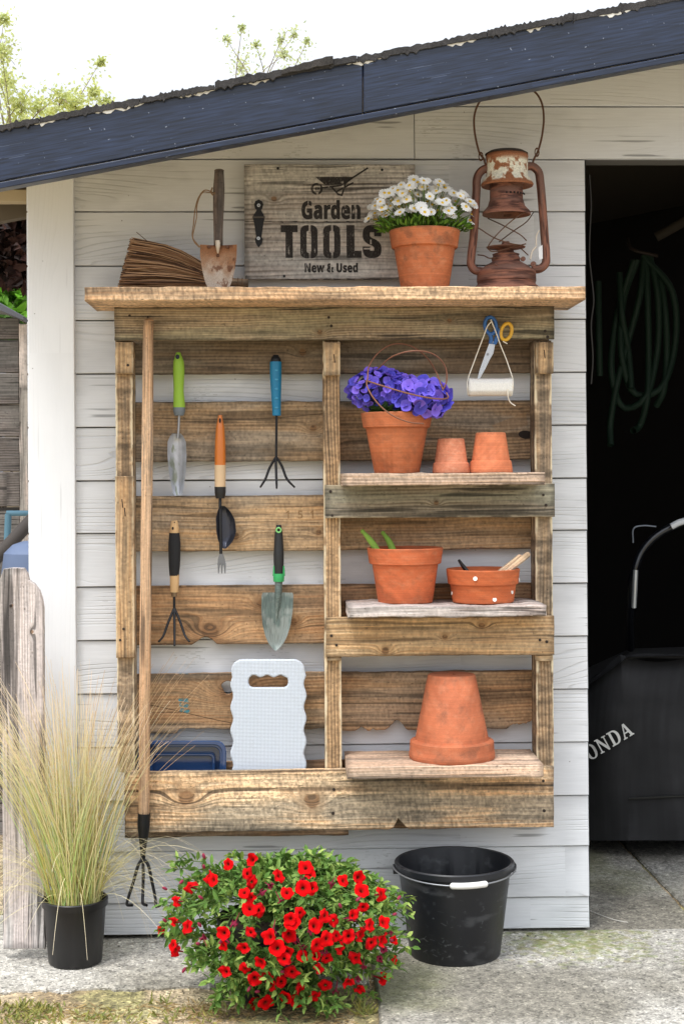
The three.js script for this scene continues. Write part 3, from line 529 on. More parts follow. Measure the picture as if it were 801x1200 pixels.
// blue hydrangea with rusty wire loops
{
  const z = 0.17, s = mpp(z), r = rng(33), rt = 42.5 * s, h = at(465, 482, z + rt).y - y2;
  const T = thing('hydrangea_pot', 'clay pot of violet blue hydrangea with rusty wire loops on the upper shelf', 'potted plant', basePt(465, y2, z));
  const pg = shade(new THREE.Mesh(potGeo(h, rt, 26.5 * s, 18 * s), clay(19, [190, 108, 66], 0.3, 0.25))); pg.name = 'pot'; T.add(pg);
  const so2 = shade(new THREE.Mesh(new THREE.CylinderGeometry(rt - 0.009, rt - 0.012, 0.02, 24), soilMat)); so2.name = 'soil'; so2.position.y = h - 0.02; T.add(so2);
  const flor = (k, l, w) => { const li = []; for (let i = 0; i < 4; i++) { const p = petalGeo(l, w, 0.25 + 0.1 * hash(i, k), 4); p.rotateY(i * Math.PI / 2 + 0.2 * (hash(i, k + 2) - 0.5)); li.push(tint(p, (x, y, zz) => { const t = Math.hypot(x, zz) / l; return srgb(50 + 30 * t + 26 * k, 40 + 34 * t + 16 * k, 150 + 44 * t + 16 * k); })); } const c = new THREE.SphereGeometry(l * 0.13, 6, 4); c.translate(0, l * 0.08, 0); li.push(tint(c, () => srgb(104, 98, 200))); return join(li); };
  const small = [0, 1, 2].map((k) => flor(k, 0.0105, 0.0078)), big = [0, 1, 2].map((k) => flor(k, 0.0165, 0.0125));
  const local = (px, py, dz) => at(px, py, z + dz).sub(T.position);
  for (const [px, py, dz, rx, ry, n, set, core] of [[446, 457, 0.0, 0.083, 0.053, 240, small, 0.84], [491, 468, 0.05, 0.072, 0.047, 90, big, 0.78], [470, 460, 0.03, 0.05, 0.042, 90, small, 0.8]]) {
    const G = new THREE.Group(); G.name = 'flower_head'; const c = local(px, py, dz); G.position.copy(c); T.add(G);
    const cg = new THREE.SphereGeometry(1, 24, 14); cg.scale(rx * core, ry * core, rx * 0.8 * core);
    const cm = shade(new THREE.Mesh(cg, std(srgb(44, 40, 92), 0.9))); cm.name = 'flower_core'; G.add(cm);
    for (let i = 0; i < n; i++) {
      const y = 1 - 2 * (i + 0.5) / n, a = i * 2.39996 + r() * 0.3, q = Math.sqrt(1 - y * y), d = new V3(Math.cos(a) * q, y, Math.sin(a) * q);
      if (d.z < -0.45) continue;
      const m = shade(new THREE.Mesh(set[Math.floor(r() * set.length)], bloomVC)); m.name = 'floret'; const k = 0.93 + r() * 0.16;
      m.position.set(d.x * rx * k, d.y * ry * k, d.z * rx * 0.8 * k); face(m, d.clone().add(rand3(r).multiplyScalar(0.8)), r() * 6); m.scale.setScalar(0.8 + r() * 0.45); G.add(m);
    }
  }
  const leaves = []; for (let i = 0; i < 26; i++) { const a = r() * 6.28; leaves.push([new V3(Math.cos(a) * 0.05, h - 0.012 + r() * 0.02, Math.sin(a) * 0.06), new V3(Math.cos(a), 0.5, Math.sin(a)), 0.045, 0.026, srgb(70, 100, 50), r()]); }
  const lm = shade(new THREE.Mesh(leafMass(leaves), leafVC)); lm.name = 'foliage'; lm.userData.kind = 'stuff'; T.add(lm);
  const zz = (x, y) => [390 + x / 4.712, 350 + y / 4.712], wire = std(srgb(128, 86, 66), 0.55, { metalness: 0.3 });
  const W1 = [[190, 450, .09], [200, 370, .06], [260, 290, .03], [340, 250, 0], [430, 262, -.02], [510, 318, 0], [570, 410, .05], [605, 500, .08]];
  const W2 = [[245, 390, .05], [330, 318, .1], [450, 288, .12], [560, 310, .1], [620, 380, .08], [625, 460, .08], [600, 515, .08]];
  const W3 = [[185, 450, .09], [190, 490, .11], [240, 570, .13], [320, 640, .14], [420, 682, .14], [500, 690, .13]];
  const W4 = [[190, 455, .09], [300, 490, .12], [420, 525, .14], [560, 552, .14], [635, 545, .1], [625, 520, .09]];
  for (const w of [W1, W2, W3, W4]) { const m = shade(new THREE.Mesh(tube(w.map(([x, y, d]) => local(...zz(x, y), d)), 0.0021, 50, 6), wire)); m.name = 'wire_loop'; T.add(m); }
}

// two pots on the middle shelf
{
  const z = 0.14, s = mpp(z), rt = 45 * s, h = at(474, 643.5, z + rt * 0.9).y - y3;
  const T = thing('terracotta_pot', 'deep clay pot with two green glove fingertips showing on the middle shelf', 'flower pot', basePt(474, y3, z));
  const pg = shade(new THREE.Mesh(potGeo(h, rt, 32 * s, 19 * s, 0.007, 0.008), clay(41, [204, 106, 62], 0.3, 0.35))); pg.name = 'pot'; T.add(pg);
  const G = thing('glove_tip', 'pair of light green fabric glove fingers poking out of the deep pot', 'glove', at(446, 652, 0.12));
  const lg = std(srgb(138, 176, 72), 0.85);
  for (const pts of [[[424, 622, 0.1], [431, 630, 0.11], [439, 641, 0.12], [446, 656, 0.13]], [[448, 624, 0.08], [454, 632, 0.09], [459, 642, 0.1], [463, 656, 0.11]]]) part(G, 'finger', taper(pts.map(([x, y, q]) => at(x, y, q)), [0.004, 0.0085, 0.01, 0.011], 24, 10), lg);
  for (const [x, y, q, x2, y2] of [[424, 622, 0.1, 430, 629], [448, 624, 0.08, 453, 631]]) { const c = new THREE.SphereGeometry(0.0062, 12, 8); const p = at(x + 0.6, y + 0.8, q); c.translate(p.x, p.y, p.z); part(G, 'fingertip', c, lg); }
}
{
  const z = 0.15, s = mpp(z), rt = 43.5 * s, h = at(565, 669, z + rt).y - y3;
  const dots = (g, w, hh) => { g.fillStyle = 'rgb(238,232,222)'; };
  const T = thing('terracotta_pot', 'shallow clay pot with white painted dots on the middle shelf', 'flower pot', basePt(565, y3, z));
  const pm = clay(47, [204, 106, 58], 0.2, 0.2), g = potGeo(h, rt, 36 * s, 18 * s, 0.006, 0.006), pg = shade(new THREE.Mesh(g, pm)); pg.name = 'pot'; T.add(pg);
  const white = std(srgb(240, 236, 228), 0.7);
  for (const [ang, y, rad] of [[-19, h - 0.021, 0.0058], [-83, 0.026, 0.0058], [14, 0.013, 0.0058], [56, 0.03, 0.0058], [75, h - 0.03, 0.0055], [150, 0.02, 0.0058], [-140, h - 0.02, 0.0058]]) {
    const R0 = y > h - 18 * s ? lerp(rt - 0.003, rt, (y - h + 18 * s) / (18 * s)) : lerp(36 * s, rt - 0.006, y / h);
    const c = new THREE.CylinderGeometry(rad, rad, 0.0012, 18); c.rotateX(Math.PI / 2 - 0.12); c.translate(0, y, R0 + 0.0001); c.rotateY(R(ang)); const m = shade(new THREE.Mesh(c, white)); m.name = 'painted_dot'; T.add(m);
  }
  const bm = woodMat({ L: 0.13, W: 0.02, seed: 91, tone: 1.12, light: [226, 196, 152], dark: [206, 168, 120], weather: 0.05, saw: 0, crack: 0, ppm: 1500 });
  const stick = (a, b, w, lab) => {
    const p = at(...a), q = at(...b), l = p.distanceTo(q), m = thing('plant_marker', lab, 'plant marker', p, 'wooden plant markers in the dotted pot'), pts = [];
    for (let i = 0; i <= 8; i++) { const t = i / 8 * Math.PI; pts.push([l - w / 2 + Math.sin(t) * w / 2, -Math.cos(t) * w / 2]); } pts.push([0, w / 2], [0, -w / 2]);
    const g = slab(pts, 0, 0.002, 0.0004); boxUV(g, 0, -w / 2, 0.13, 0.02); const d = q.clone().sub(p); g.rotateZ(Math.atan2(d.y, d.x)); part(m, 'stick', g.translate(p.x, p.y, p.z), bm); m.rotation.y = -0.0;
  };
  stick([571, 682, 0.16], [611, 651, 0.16], 0.0165, 'wooden plant marker stick behind, leaning lower in the dotted pot');
  stick([574, 686, 0.166], [620, 648, 0.166], 0.0165, 'wooden plant marker stick in front, reaching farthest right in the dotted pot');
  const k = thing('label_marker', 'thin black plastic handle sticking out of the dotted pot', 'handle', at(548, 672, 0.16));
  part(k, 'handle', taper([at(537, 656, 0.15), at(541, 662, 0.155), at(548, 671, 0.16), at(555, 682, 0.165)], [0.0035, 0.0058, 0.006, 0.005], 20, 8), std(srgb(26, 26, 28), 0.4));
}

// ------------------------------------------------------------------ things on the top shelf
{
  // sign: two weathered planks with stencilled lettering, and a strap hinge
  const a = at(286, 192.5, 0.045), b = at(487, 327, 0.045), W = b.x - a.x, H = a.y - b.y, T = thing('wooden_sign', 'weathered wooden board sign with black stencilled garden tools lettering', 'sign', new V3(a.x + W / 2, b.y, 0.03));
  const px = 1100, py = Math.round(px * H / W), k = px / 733;     // the drawing below is measured on a 733 px wide copy
  const print = (g) => {
    g.save(); g.scale(k, k); g.fillStyle = 'rgba(34,31,30,.93)'; g.strokeStyle = g.fillStyle;
    const X = (x) => x - 38, Y = (y) => y - 47;
    const txt = (s, x0, x1, yb, hgt, font) => { g.font = `bold 100px ${font}`; const m = g.measureText(s).width; g.save(); g.translate(X(x0), Y(yb)); g.scale((x1 - x0) / m, hgt / 72); g.fillText(s, 0, 0); g.lineWidth = 6; g.lineJoin = 'round'; g.strokeText(s, 0, 0); g.restore(); };
    txt('Garden', 280, 538, 279, 72, 'sans-serif'); txt('New & Used', 291, 524, 509, 36, 'sans-serif');
    // TOOLS in block letters
    const R4 = (x, y, w, h) => g.fillRect(X(x), Y(y), w, h);
    R4(193, 308, 72, 30); R4(213, 308, 31, 140);
    const O = (x) => { g.beginPath(); g.roundRect(X(x), Y(308), 74, 142, 26); g.roundRect(X(x + 27), Y(332), 20, 94, 8); g.fill('evenodd'); };
    O(276); O(374); R4(474, 308, 34, 140); R4(474, 418, 64, 30);
    g.lineWidth = 31; g.lineJoin = 'round'; g.lineCap = 'butt';
    g.beginPath(); g.moveTo(X(608), Y(356)); g.lineTo(X(608), Y(342)); g.quadraticCurveTo(X(608), Y(323), X(586), Y(323)); g.lineTo(X(580), Y(323)); g.quadraticCurveTo(X(559), Y(323), X(559), Y(344)); g.lineTo(X(559), Y(352)); g.quadraticCurveTo(X(559), Y(370), X(582), Y(379)); g.quadraticCurveTo(X(608), Y(388), X(608), Y(408)); g.lineTo(X(608), Y(416)); g.quadraticCurveTo(X(608), Y(434), X(588), Y(434)); g.lineTo(X(580), Y(434)); g.quadraticCurveTo(X(559), Y(434), X(559), Y(414)); g.lineTo(X(559), Y(400)); g.stroke();
    // wheelbarrow
    g.beginPath(); g.moveTo(X(342), Y(101)); g.lineTo(X(512), Y(101)); g.lineTo(X(470), Y(133)); g.lineTo(X(385), Y(136)); g.fill();
    g.lineWidth = 9; g.beginPath(); g.arc(X(348), Y(152), 21, 0, 7); g.stroke(); g.beginPath(); g.arc(X(348), Y(152), 7, 0, 7); g.fill();
    g.lineWidth = 7; g.beginPath(); g.moveTo(X(350), Y(150)); g.lineTo(X(450), Y(138)); g.lineTo(X(568), Y(62)); g.moveTo(X(408), Y(140)); g.lineTo(X(440), Y(176)); g.lineTo(X(458), Y(180)); g.moveTo(X(470), Y(132)); g.lineTo(X(456), Y(178)); g.moveTo(X(430), Y(165)); g.lineTo(X(505), Y(125)); g.stroke();
    g.restore();
    // stencil bridges and worn paint show the wood again
  };
  const woodFn = { L: W, W: H, seed: 55, tone: 1.1, light: [186, 182, 170], dark: [116, 108, 96], grey: [184, 182, 176], weather: 0.6, saw: 0.35, crack: 0.5, lines: 75, ppm: px / W, knots: [[0.082, H - 0.095, 0.01], [0.19, H - 0.19, 0.008]], edge: 0.1 };
  const tx = woodTex(woodFn, (g, w, h) => {
    const keep = g.getImageData(0, 0, w, h), kk = w / px; g.save(); g.scale(kk, kk); print(g); g.restore();
    const now = g.getImageData(0, 0, w, h), sc = w / 733;
    const bridges = [[312, 300, 8, 155], [408, 300, 8, 155], [308, 205, 5, 22], [404, 470, 4, 45], [575, 370, 6, 20], [548, 405, 40, 7]];
    for (let y = 0; y < h; y++) for (let x = 0; x < w; x++) {
      const X = x / sc + 38, Y = y / sc + 47, i = (y * w + x) * 4; let back = sstep(0.66, 0.82, fbm(x * 0.06, y * 0.016, 4)) * 0.9 + (noise(x * 0.5, y * 0.13) > 0.86 ? 0.5 : 0);
      for (const [a0, b0, w0, h0] of bridges) if (X > a0 && X < a0 + w0 && Y > b0 && Y < b0 + h0) back = 1;
      if (back > 0) for (let c = 0; c < 3; c++) now.data[i + c] = lerp(now.data[i + c], keep.data[i + c], Math.min(1, back));
    }
    g.putImageData(now, 0, 0);
  });
  const m = new THREE.MeshStandardMaterial({ map: tx, bumpMap: tx, bumpScale: 0.0014, roughness: 0.9 }), seam = a.y - H * (287 - 47) / (527 - 47);
  for (const [y0, y1, zf] of [[seam + 0.0008, a.y, 0.045], [b.y, seam - 0.0008, 0.0462]]) { const g = slab(roughRect(a.x, y0, b.x, y1, 0.0007, y0, 0.015), 0.027, zf, 0.0014); boxUV(g, a.x, b.y, W, H); part(T, 'plank', g, m); }
  part(T, 'batten', (() => { const g = new THREE.BoxGeometry(0.03, H * 0.8, 0.014); g.translate(a.x + 0.06, a.y - H / 2, 0.0185); return g; })(), rusty); 
  const q = (x, y) => { const p = at(275 + x / 3.641, 180 + y / 3.641, 0.05); return [p.x, p.y]; };
  const hinge = [[83, 215], [88, 202], [102, 195], [116, 202], [122, 215], [118, 232], [112, 240], [124, 262], [126, 280], [122, 300], [114, 355], [120, 366], [116, 382], [102, 400], [90, 382], [86, 366], [92, 355], [84, 300], [79, 280], [80, 262], [94, 240], [86, 232]].map(([x, y]) => q(x, y)).reverse();
  const black = std(srgb(30, 30, 32), 0.55, { metalness: 0.3 });
  const hg = part(T, 'strap_hinge', slab(hinge, 0.0455, 0.0482, 0.0005), black);
  const k0 = q(76, 271), k1 = q(128, 271); part(hg, 'hinge_pin', rod(new V3(k0[0], k0[1], 0.0485), new V3(k1[0], k1[1], 0.0485), 0.003), std(srgb(96, 92, 88), 0.5, { metalness: 0.5 }));
  for (const [x, y] of [[102, 220], [101, 361]]) { const [X, Y] = q(x, y), s = new THREE.CylinderGeometry(0.0042, 0.005, 0.002, 14); s.rotateX(Math.PI / 2); s.translate(X, Y, 0.0493); part(hg, 'screw', s, std(srgb(214, 216, 216), 0.35, { metalness: 0.6 })); const c = merge([new THREE.BoxGeometry(0.005, 0.0012, 0.0006), new THREE.BoxGeometry(0.0012, 0.005, 0.0005)]); c.translate(X, Y, 0.0504); part(hg, 'screw_slot', c, black); }
  for (const [x, y] of [[184, 62], [628, 68], [211, 522]]) { const [X, Y] = q(x, y); part(T, 'nail', nailGeo(new V3(X, Y, 0.0455), 0.0038), black); }
}
{
  // whisk broom lying on its side
  const z = 0.13, r = rng(8), T = thing('whisk_broom', 'brown twig whisk broom lying on the top shelf behind a rusty trowel', 'broom', basePt(215, yTop, z));
  const neck = at(243, 325, z), bl = [[], [], []], cols = [[146, 110, 80], [84, 60, 46], [186, 148, 112]];
  for (let i = 0; i < 620; i++) {
    const t = r(), v = r(), px = lerp(141, 156, t) + (r() - 0.5) * 7, py = lerp(336, 279, t) + (r() - 0.5) * 4, e = at(px, py, z + (v - 0.5) * 0.12 * (1 - 0.3 * Math.abs(t - 0.5)));
    const s0 = neck.clone().add(new V3((r() - 0.5) * 0.02, (t - 0.5) * 0.05 + (r() - 0.5) * 0.008, (v - 0.5) * 0.05)); s0.y = Math.max(s0.y, yTop + 0.004); e.y = Math.max(e.y, yTop + 0.003);
    const m = s0.clone().lerp(e, 0.5).add(new V3((r() - 0.5) * 0.006, 0.004 + (r() - 0.5) * 0.012 + 0.012 * t, (r() - 0.5) * 0.01)); m.y = Math.max(m.y, yTop + 0.003);
    bl[Math.floor(r() * 3)].push(tube([s0, m, e], 0.0008 + r() * 0.0007, 5, 4));
  }
  for (const p of [[[240, 322], [190, 296], [160, 272]], [[240, 322], [200, 305], [176, 288]]]) bl[1].push(tube(p.map(([x, y], i) => at(x, y, z + 0.03)), 0.0009, 8, 4));
  bl.forEach((b, i) => part(T, 'bristles', join(b), std(srgb(...cols[i]), 0.85), { kind: 'stuff' }));
  const wood = woodMat({ L: 0.2, W: 0.06, seed: 61, light: [190, 160, 122], dark: [150, 116, 80], weather: 0.2, saw: 0 });
  part(T, 'handle', taper([at(240, 326, z), at(262, 329, z), at(276, 331, z), at(291, 332, z)], [0.02, 0.014, 0.011, 0.0115], 24, 14), wood);
  for (const x of [279, 284]) { const g = new THREE.TorusGeometry(0.0118, 0.0012, 6, 18); g.rotateY(Math.PI / 2); const p = at(x, 331, z); g.translate(p.x, p.y, p.z); part(T, 'binding', g, std(srgb(120, 92, 66), 0.7)); }
  const cap = new THREE.CircleGeometry(0.0115, 16); cap.rotateY(Math.PI / 2); { const p = at(291, 332, z); cap.translate(p.x + 0.0002, p.y, p.z); } part(T, 'handle_end', cap, wood);
}
// curved blades: half width as a function of t from top to bottom, dished across
function blade(cx, y0, y1, z, half, dish, o = {}) {
  const n = 22, m = 10, pos = [], uv = [], idx = [], s = mpp(z), th = o.th ?? 0.0016;
  for (let side = 0; side < 2; side++) for (let i = 0; i <= n; i++) for (let j = 0; j <= m; j++) {
    const t = i / n, k = j / m * 2 - 1, w = half(t), x = (typeof cx === 'function' ? cx(t) : cx) + k * w, p = at(x, lerp(y0, y1, t), z);
    const d = dish * (1 - k * k) * Math.min(1, w / 8) * (o.fade ? o.fade(t) : 1) + (o.bow ?? 0) * Math.sin(t * Math.PI) - (side ? th : 0);
    pos.push(p.x, p.y, z - d + (o.lean ?? 0) * t); uv.push(j / m, 1 - t);
  }
  const K = (n + 1) * (m + 1);
  for (let i = 0; i < n; i++) for (let j = 0; j < m; j++) { const a = i * (m + 1) + j, b = a + 1, c = a + m + 1, d = c + 1; idx.push(a, c, b, b, c, d, K + a, K + b, K + c, K + b, K + d, K + c); }
  const edge = []; for (let j = 0; j <= m; j++) edge.push(j); for (let i = 1; i <= n; i++) edge.push(i * (m + 1) + m); for (let j = m - 1; j >= 0; j--) edge.push(n * (m + 1) + j); for (let i = n - 1; i > 0; i--) edge.push(i * (m + 1));
  edge.forEach((a, i) => { const b = edge[(i + 1) % edge.length]; idx.push(a, b, K + a, b, K + b, K + a); });
  const g = new THREE.BufferGeometry(); g.setAttribute('position', new THREE.Float32BufferAttribute(pos, 3)); g.setAttribute('uv', new THREE.Float32BufferAttribute(uv, 2)); g.setIndex(idx); g.computeVertexNormals();
  return toCreasedNormals(g, 0.9);
}
const interp = (pts) => (t) => { for (let i = 1; i < pts.length; i++) if (t <= pts[i][0]) return lerp(pts[i - 1][1], pts[i][1], (t - pts[i - 1][0]) / (pts[i][0] - pts[i - 1][0])); return pts[pts.length - 1][1]; };
const metalTex = (f) => { const t = paint(256, 512, f); return t; };
const rustTex = (seed, rust, bare, amount) => metalTex((u, v) => { const n = fbm(u * 4 + seed, v * 7, 5), f = noise(u * 120, v * 240 + seed), k = sstep(amount - 0.14, amount + 0.14, n); const c = mix(bare, mix(rust, [rust[0] * 0.55, rust[1] * 0.5, rust[2] * 0.5], sstep(0.4, 0.7, fbm(u * 9 + 40, v * 14 + seed, 4))), k); return c.map((x) => x * (0.88 + 0.24 * f)); });
{
  // rusty trowel standing on its blade
  const z = 0.22, T = thing('hand_trowel', 'rusty trowel with dark wooden handle standing upright on the top shelf', 'trowel', basePt(256, yTop, z));
  const q = (x, y, dz = 0) => at(90 + x / 4.005, 180 + y / 4.005, z + dz);
  const rt = metalTex((u, v) => { const n = fbm(u * 4, v * 5, 5), f = noise(u * 100, v * 160); const top = [140, 94, 60], low = [186, 172, 158]; let c = mix(top, low, clamp(sstep(0.15, 0.75, v + 0.5 * (n - 0.5)), 0, 1)); c = mix(c, [96, 56, 34], sstep(0.56, 0.75, fbm(u * 6 + 9, v * 6, 4)) * 0.8); return c.map((x) => x * (0.85 + 0.3 * f)); });
  const rm = new THREE.MeshStandardMaterial({ map: rt, bumpMap: rt, bumpScale: 0.0015, roughness: 0.62, metalness: 0.25 });
  part(T, 'blade', blade(256, 286.5, 341, z + 0.012, interp([[0, 21.6], [0.25, 21.4], [0.5, 19.5], [0.75, 16.5], [0.9, 13.5], [1, 9]]), 0.016), rm);
  const hw = woodMat({ L: 0.24, W: 0.06, seed: 66, light: [116, 100, 88], dark: [66, 54, 48], grey: [120, 114, 108], weather: 0.4, saw: 0, crack: 0.8 });
  part(T, 'handle', taper([q(664, 432), q(664, 330), q(666, 200), q(668, 84), q(668, 79)], [0.0118, 0.0125, 0.0145, 0.0152, 0.012], 40, 16), hw);
  part(T, 'handle_top', (() => { const g = new THREE.SphereGeometry(0.013, 14, 8); g.scale(1, 0.35, 1); const p = q(668, 80); g.translate(p.x, p.y, p.z); return g; })(), hw);
  part(T, 'ferrule', taper([q(663, 412, 0.004), q(662, 440, 0.008), q(662, 468, 0.006)], [0.009, 0.006, 0.002], 16, 10), std(srgb(196, 182, 164), 0.5, { metalness: 0.4 }));
  for (const [x, y] of [[620, 440], [662, 478], [706, 440]]) part(T, 'rivet', (() => { const g = new THREE.SphereGeometry(0.0045, 10, 6); g.scale(1, 1, 0.5); const p = q(x, y); g.translate(p.x, p.y, z + (x === 662 ? -0.001 : 0.006)); return g; })(), std(srgb(92, 58, 38), 0.7));
  const cord = std(srgb(132, 104, 76), 0.9);
  part(T, 'cord', merge([tube([q(650, 190, .01), q(625, 176, .015), q(600, 172, .015), q(572, 205, .01), q(556, 260, .01), q(548, 330, .01), q(542, 385, .01), q(552, 415, .01), q(575, 440, .012)], 0.0016, 60, 6), tube([q(650, 185, .012), q(620, 182, .016), q(592, 182, .016), q(566, 235, .012), q(562, 300, .012), q(552, 350, .012), q(545, 395, .012), q(566, 425, .012), q(585, 445, .014)], 0.0014, 60, 6), tube([q(636, 160, .012), q(630, 182, .018), q(640, 196, .016)], 0.002, 12, 6)]), cord);
}
{
  // rusty hurricane lantern
  const z = 0.17, T = thing('hurricane_lantern', 'rusty old hurricane lantern with wire bail at the end of the top shelf', 'lantern', basePt(594.5, yTop, z)), s = mpp(z);
  const rt = rustTex(3, [138, 92, 74], [116, 84, 72], 0.42), rm = new THREE.MeshStandardMaterial({ map: rt, bumpMap: rt, bumpScale: 0.001, roughness: 0.72, metalness: 0.2 });
  const wt = paint(512, 256, (u, v) => { const a = u * 6.283, n = fbm(Math.cos(a) * 3.4 + 9, v * 4 + Math.sin(a), 5) * 0.5 + fbm(Math.sin(a) * 3.4 + 3, v * 4, 5) * 0.5, f = noise(u * 160, v * 80); const c = mix([146, 92, 60], [226, 222, 206], sstep(0.45, 0.53, n) * sstep(0.2, 0.36, v) * (1 - sstep(0.86, 0.95, v))); return c.map((x) => x * (0.85 + 0.25 * f)); });
  const wm = new THREE.MeshStandardMaterial({ map: wt, bumpMap: wt, bumpScale: 0.001, roughness: 0.7 });
  const L = (cx, prof) => { const p = at(cx, 600, z), g = lathe(prof.map(([r, y]) => [r * s, at(cx, y, z).y]), 48); g.translate(p.x, 0, z); return g; };
  const by = 341.2;
  part(T, 'fuel_tank', L(594.5, [[0, by], [40, by], [40, 339], [37, 336], [34, 333.5], [34, 331], [34.8, 330], [34.5, 321], [34.8, 320], [34, 318.5], [31, 316], [24, 311], [17, 307], [0, 306]]), rm);
  part(T, 'filler_cap', (() => { const g = new THREE.CylinderGeometry(0.012, 0.013, 0.008, 18), p = at(584, 311, z + 0.05); g.rotateX(0.5); g.translate(p.x, p.y, p.z); return g; })(), rm);
  part(T, 'burner', L(594, [[0, 308], [16, 307.5], [17, 303], [15, 300], [16, 298], [10, 296], [9, 293], [22.5, 290.5], [23, 289.5], [9, 288], [5, 286], [4, 283], [0, 283]]), rm);
  part(T, 'hood', L(596, [[19, 215], [30, 218.5], [31, 216.5], [28, 211], [25, 207.5], [24.3, 204], [24.3, 186], [25, 184], [24.4, 182], [23, 180], [16, 177], [0, 176]]), wm);
  part(T, 'hood_cap', L(595.5, [[0, 176.5], [20, 178.5], [25.2, 181.5], [25.2, 180.3], [20, 177.3], [0, 175]]), rusty);
  part(T, 'chimney', L(595, [[18, 214], [19.2, 214.5], [19.4, 234], [20.2, 236], [22, 242], [27, 247.5], [28.3, 249], [28.3, 252], [27, 252], [21, 244], [18, 236], [18, 214]]), rm);
  const slot = std(srgb(28, 20, 18), 0.9);
  for (let i = -5; i <= 5; i++) { const a = i * 0.235, g = new THREE.BoxGeometry(0.0045, 0.0052, 0.002), p = at(595, 228.6, z); g.translate(0, 0, 19.45 * s); g.rotateY(a); g.translate(p.x, p.y, z); part(T, 'vent_hole', g, slot); }
  const q = (x, y, dz = 0) => at(530 + x / 4.615, 95 + y / 4.615, z + dz);
  part(T, 'side_tube', tube([q(200, 470), q(160, 482), q(133, 520), q(128, 600), q(122, 700), q(112, 850), q(100, 950), q(100, 995), q(118, 1022), q(165, 1030)], 0.0112, 60, 14), rm);
  part(T, 'side_tube', tube([q(395, 462), q(430, 462), q(462, 490), q(474, 560), q(486, 700), q(497, 850), q(504, 940), q(502, 985), q(478, 1012), q(430, 1022)], 0.0112, 60, 14), rm);
  const wire = std(srgb(96, 66, 48), 0.6, { metalness: 0.5 });
  part(T, 'bail', tube([q(178, 455), q(165, 415), q(148, 396), q(136, 360), q(118, 270), q(117, 190), q(135, 130), q(168, 85), q(230, 45), q(310, 25), q(380, 28), q(440, 55), q(478, 110), q(492, 190), q(485, 280), q(470, 350), q(458, 385), q(440, 420), q(430, 450)], 0.0028, 110, 7), wire);
  for (const [x, y] of [[152, 408], [455, 385]]) { const g = new THREE.TorusGeometry(0.008, 0.002, 6, 16); g.scale(0.7, 1.3, 1); const p = q(x, y, 0.002); g.translate(p.x, p.y, p.z); part(T, 'bail_loop', g, wire); }
  for (const w of [[[190, 742, -.03], [300, 795, 0.04], [370, 835, .05], [398, 862, .04]], [[140, 795, 0.03], [230, 850, .06], [320, 880, .06], [380, 888, .04]], [[430, 705, 0], [370, 720, .05], [290, 780, .06], [210, 865, .06], [190, 905, .05], [215, 922, .05], [300, 905, .05], [395, 880, .04]], [[435, 712, -.02], [400, 760, -.05], [330, 810, -.06], [250, 870, -.06]], [[135, 940, .0], [170, 945, .02], [200, 958, .03], [240, 952, .03]], [[368, 905, .02], [390, 925, .02], [408, 942, .02]]]) part(T, 'guard_wire', tube(w.map(([x, y, d]) => q(x, y, d)), 0.0016, 40, 6), wire);
  part(T, 'lift_lever', merge([tube([q(452, 890, .02), q(452, 840, .02), q(462, 815, .02), q(468, 808, .02)], 0.0022, 14, 6), tube([q(418, 965, .02), q(430, 920, .02), q(450, 895, .02)], 0.003, 14, 6)]), std(srgb(206, 196, 182), 0.6));
  part(T, 'globe_clip', slab([[456, 905], [480, 890], [482, 965], [462, 972]].map(([x, y]) => { const p = q(x, y); return [p.x, p.y]; }).reverse(), z + 0.012, z + 0.015, 0.0005), std(srgb(226, 228, 230), 0.5));
  part(T, 'wick_knob', (() => { const g = new THREE.CylinderGeometry(0.0075, 0.0075, 0.006, 14), p = q(435, 990, 0.03); g.rotateX(Math.PI / 2); g.translate(p.x, p.y, p.z); return g; })(), rm);
  part(T, 'wick_knob', (() => { const g = new THREE.CylinderGeometry(0.0065, 0.0065, 0.006, 14), p = q(380, 962, 0.03); g.rotateX(Math.PI / 2); g.translate(p.x, p.y, p.z); return g; })(), rm);
}

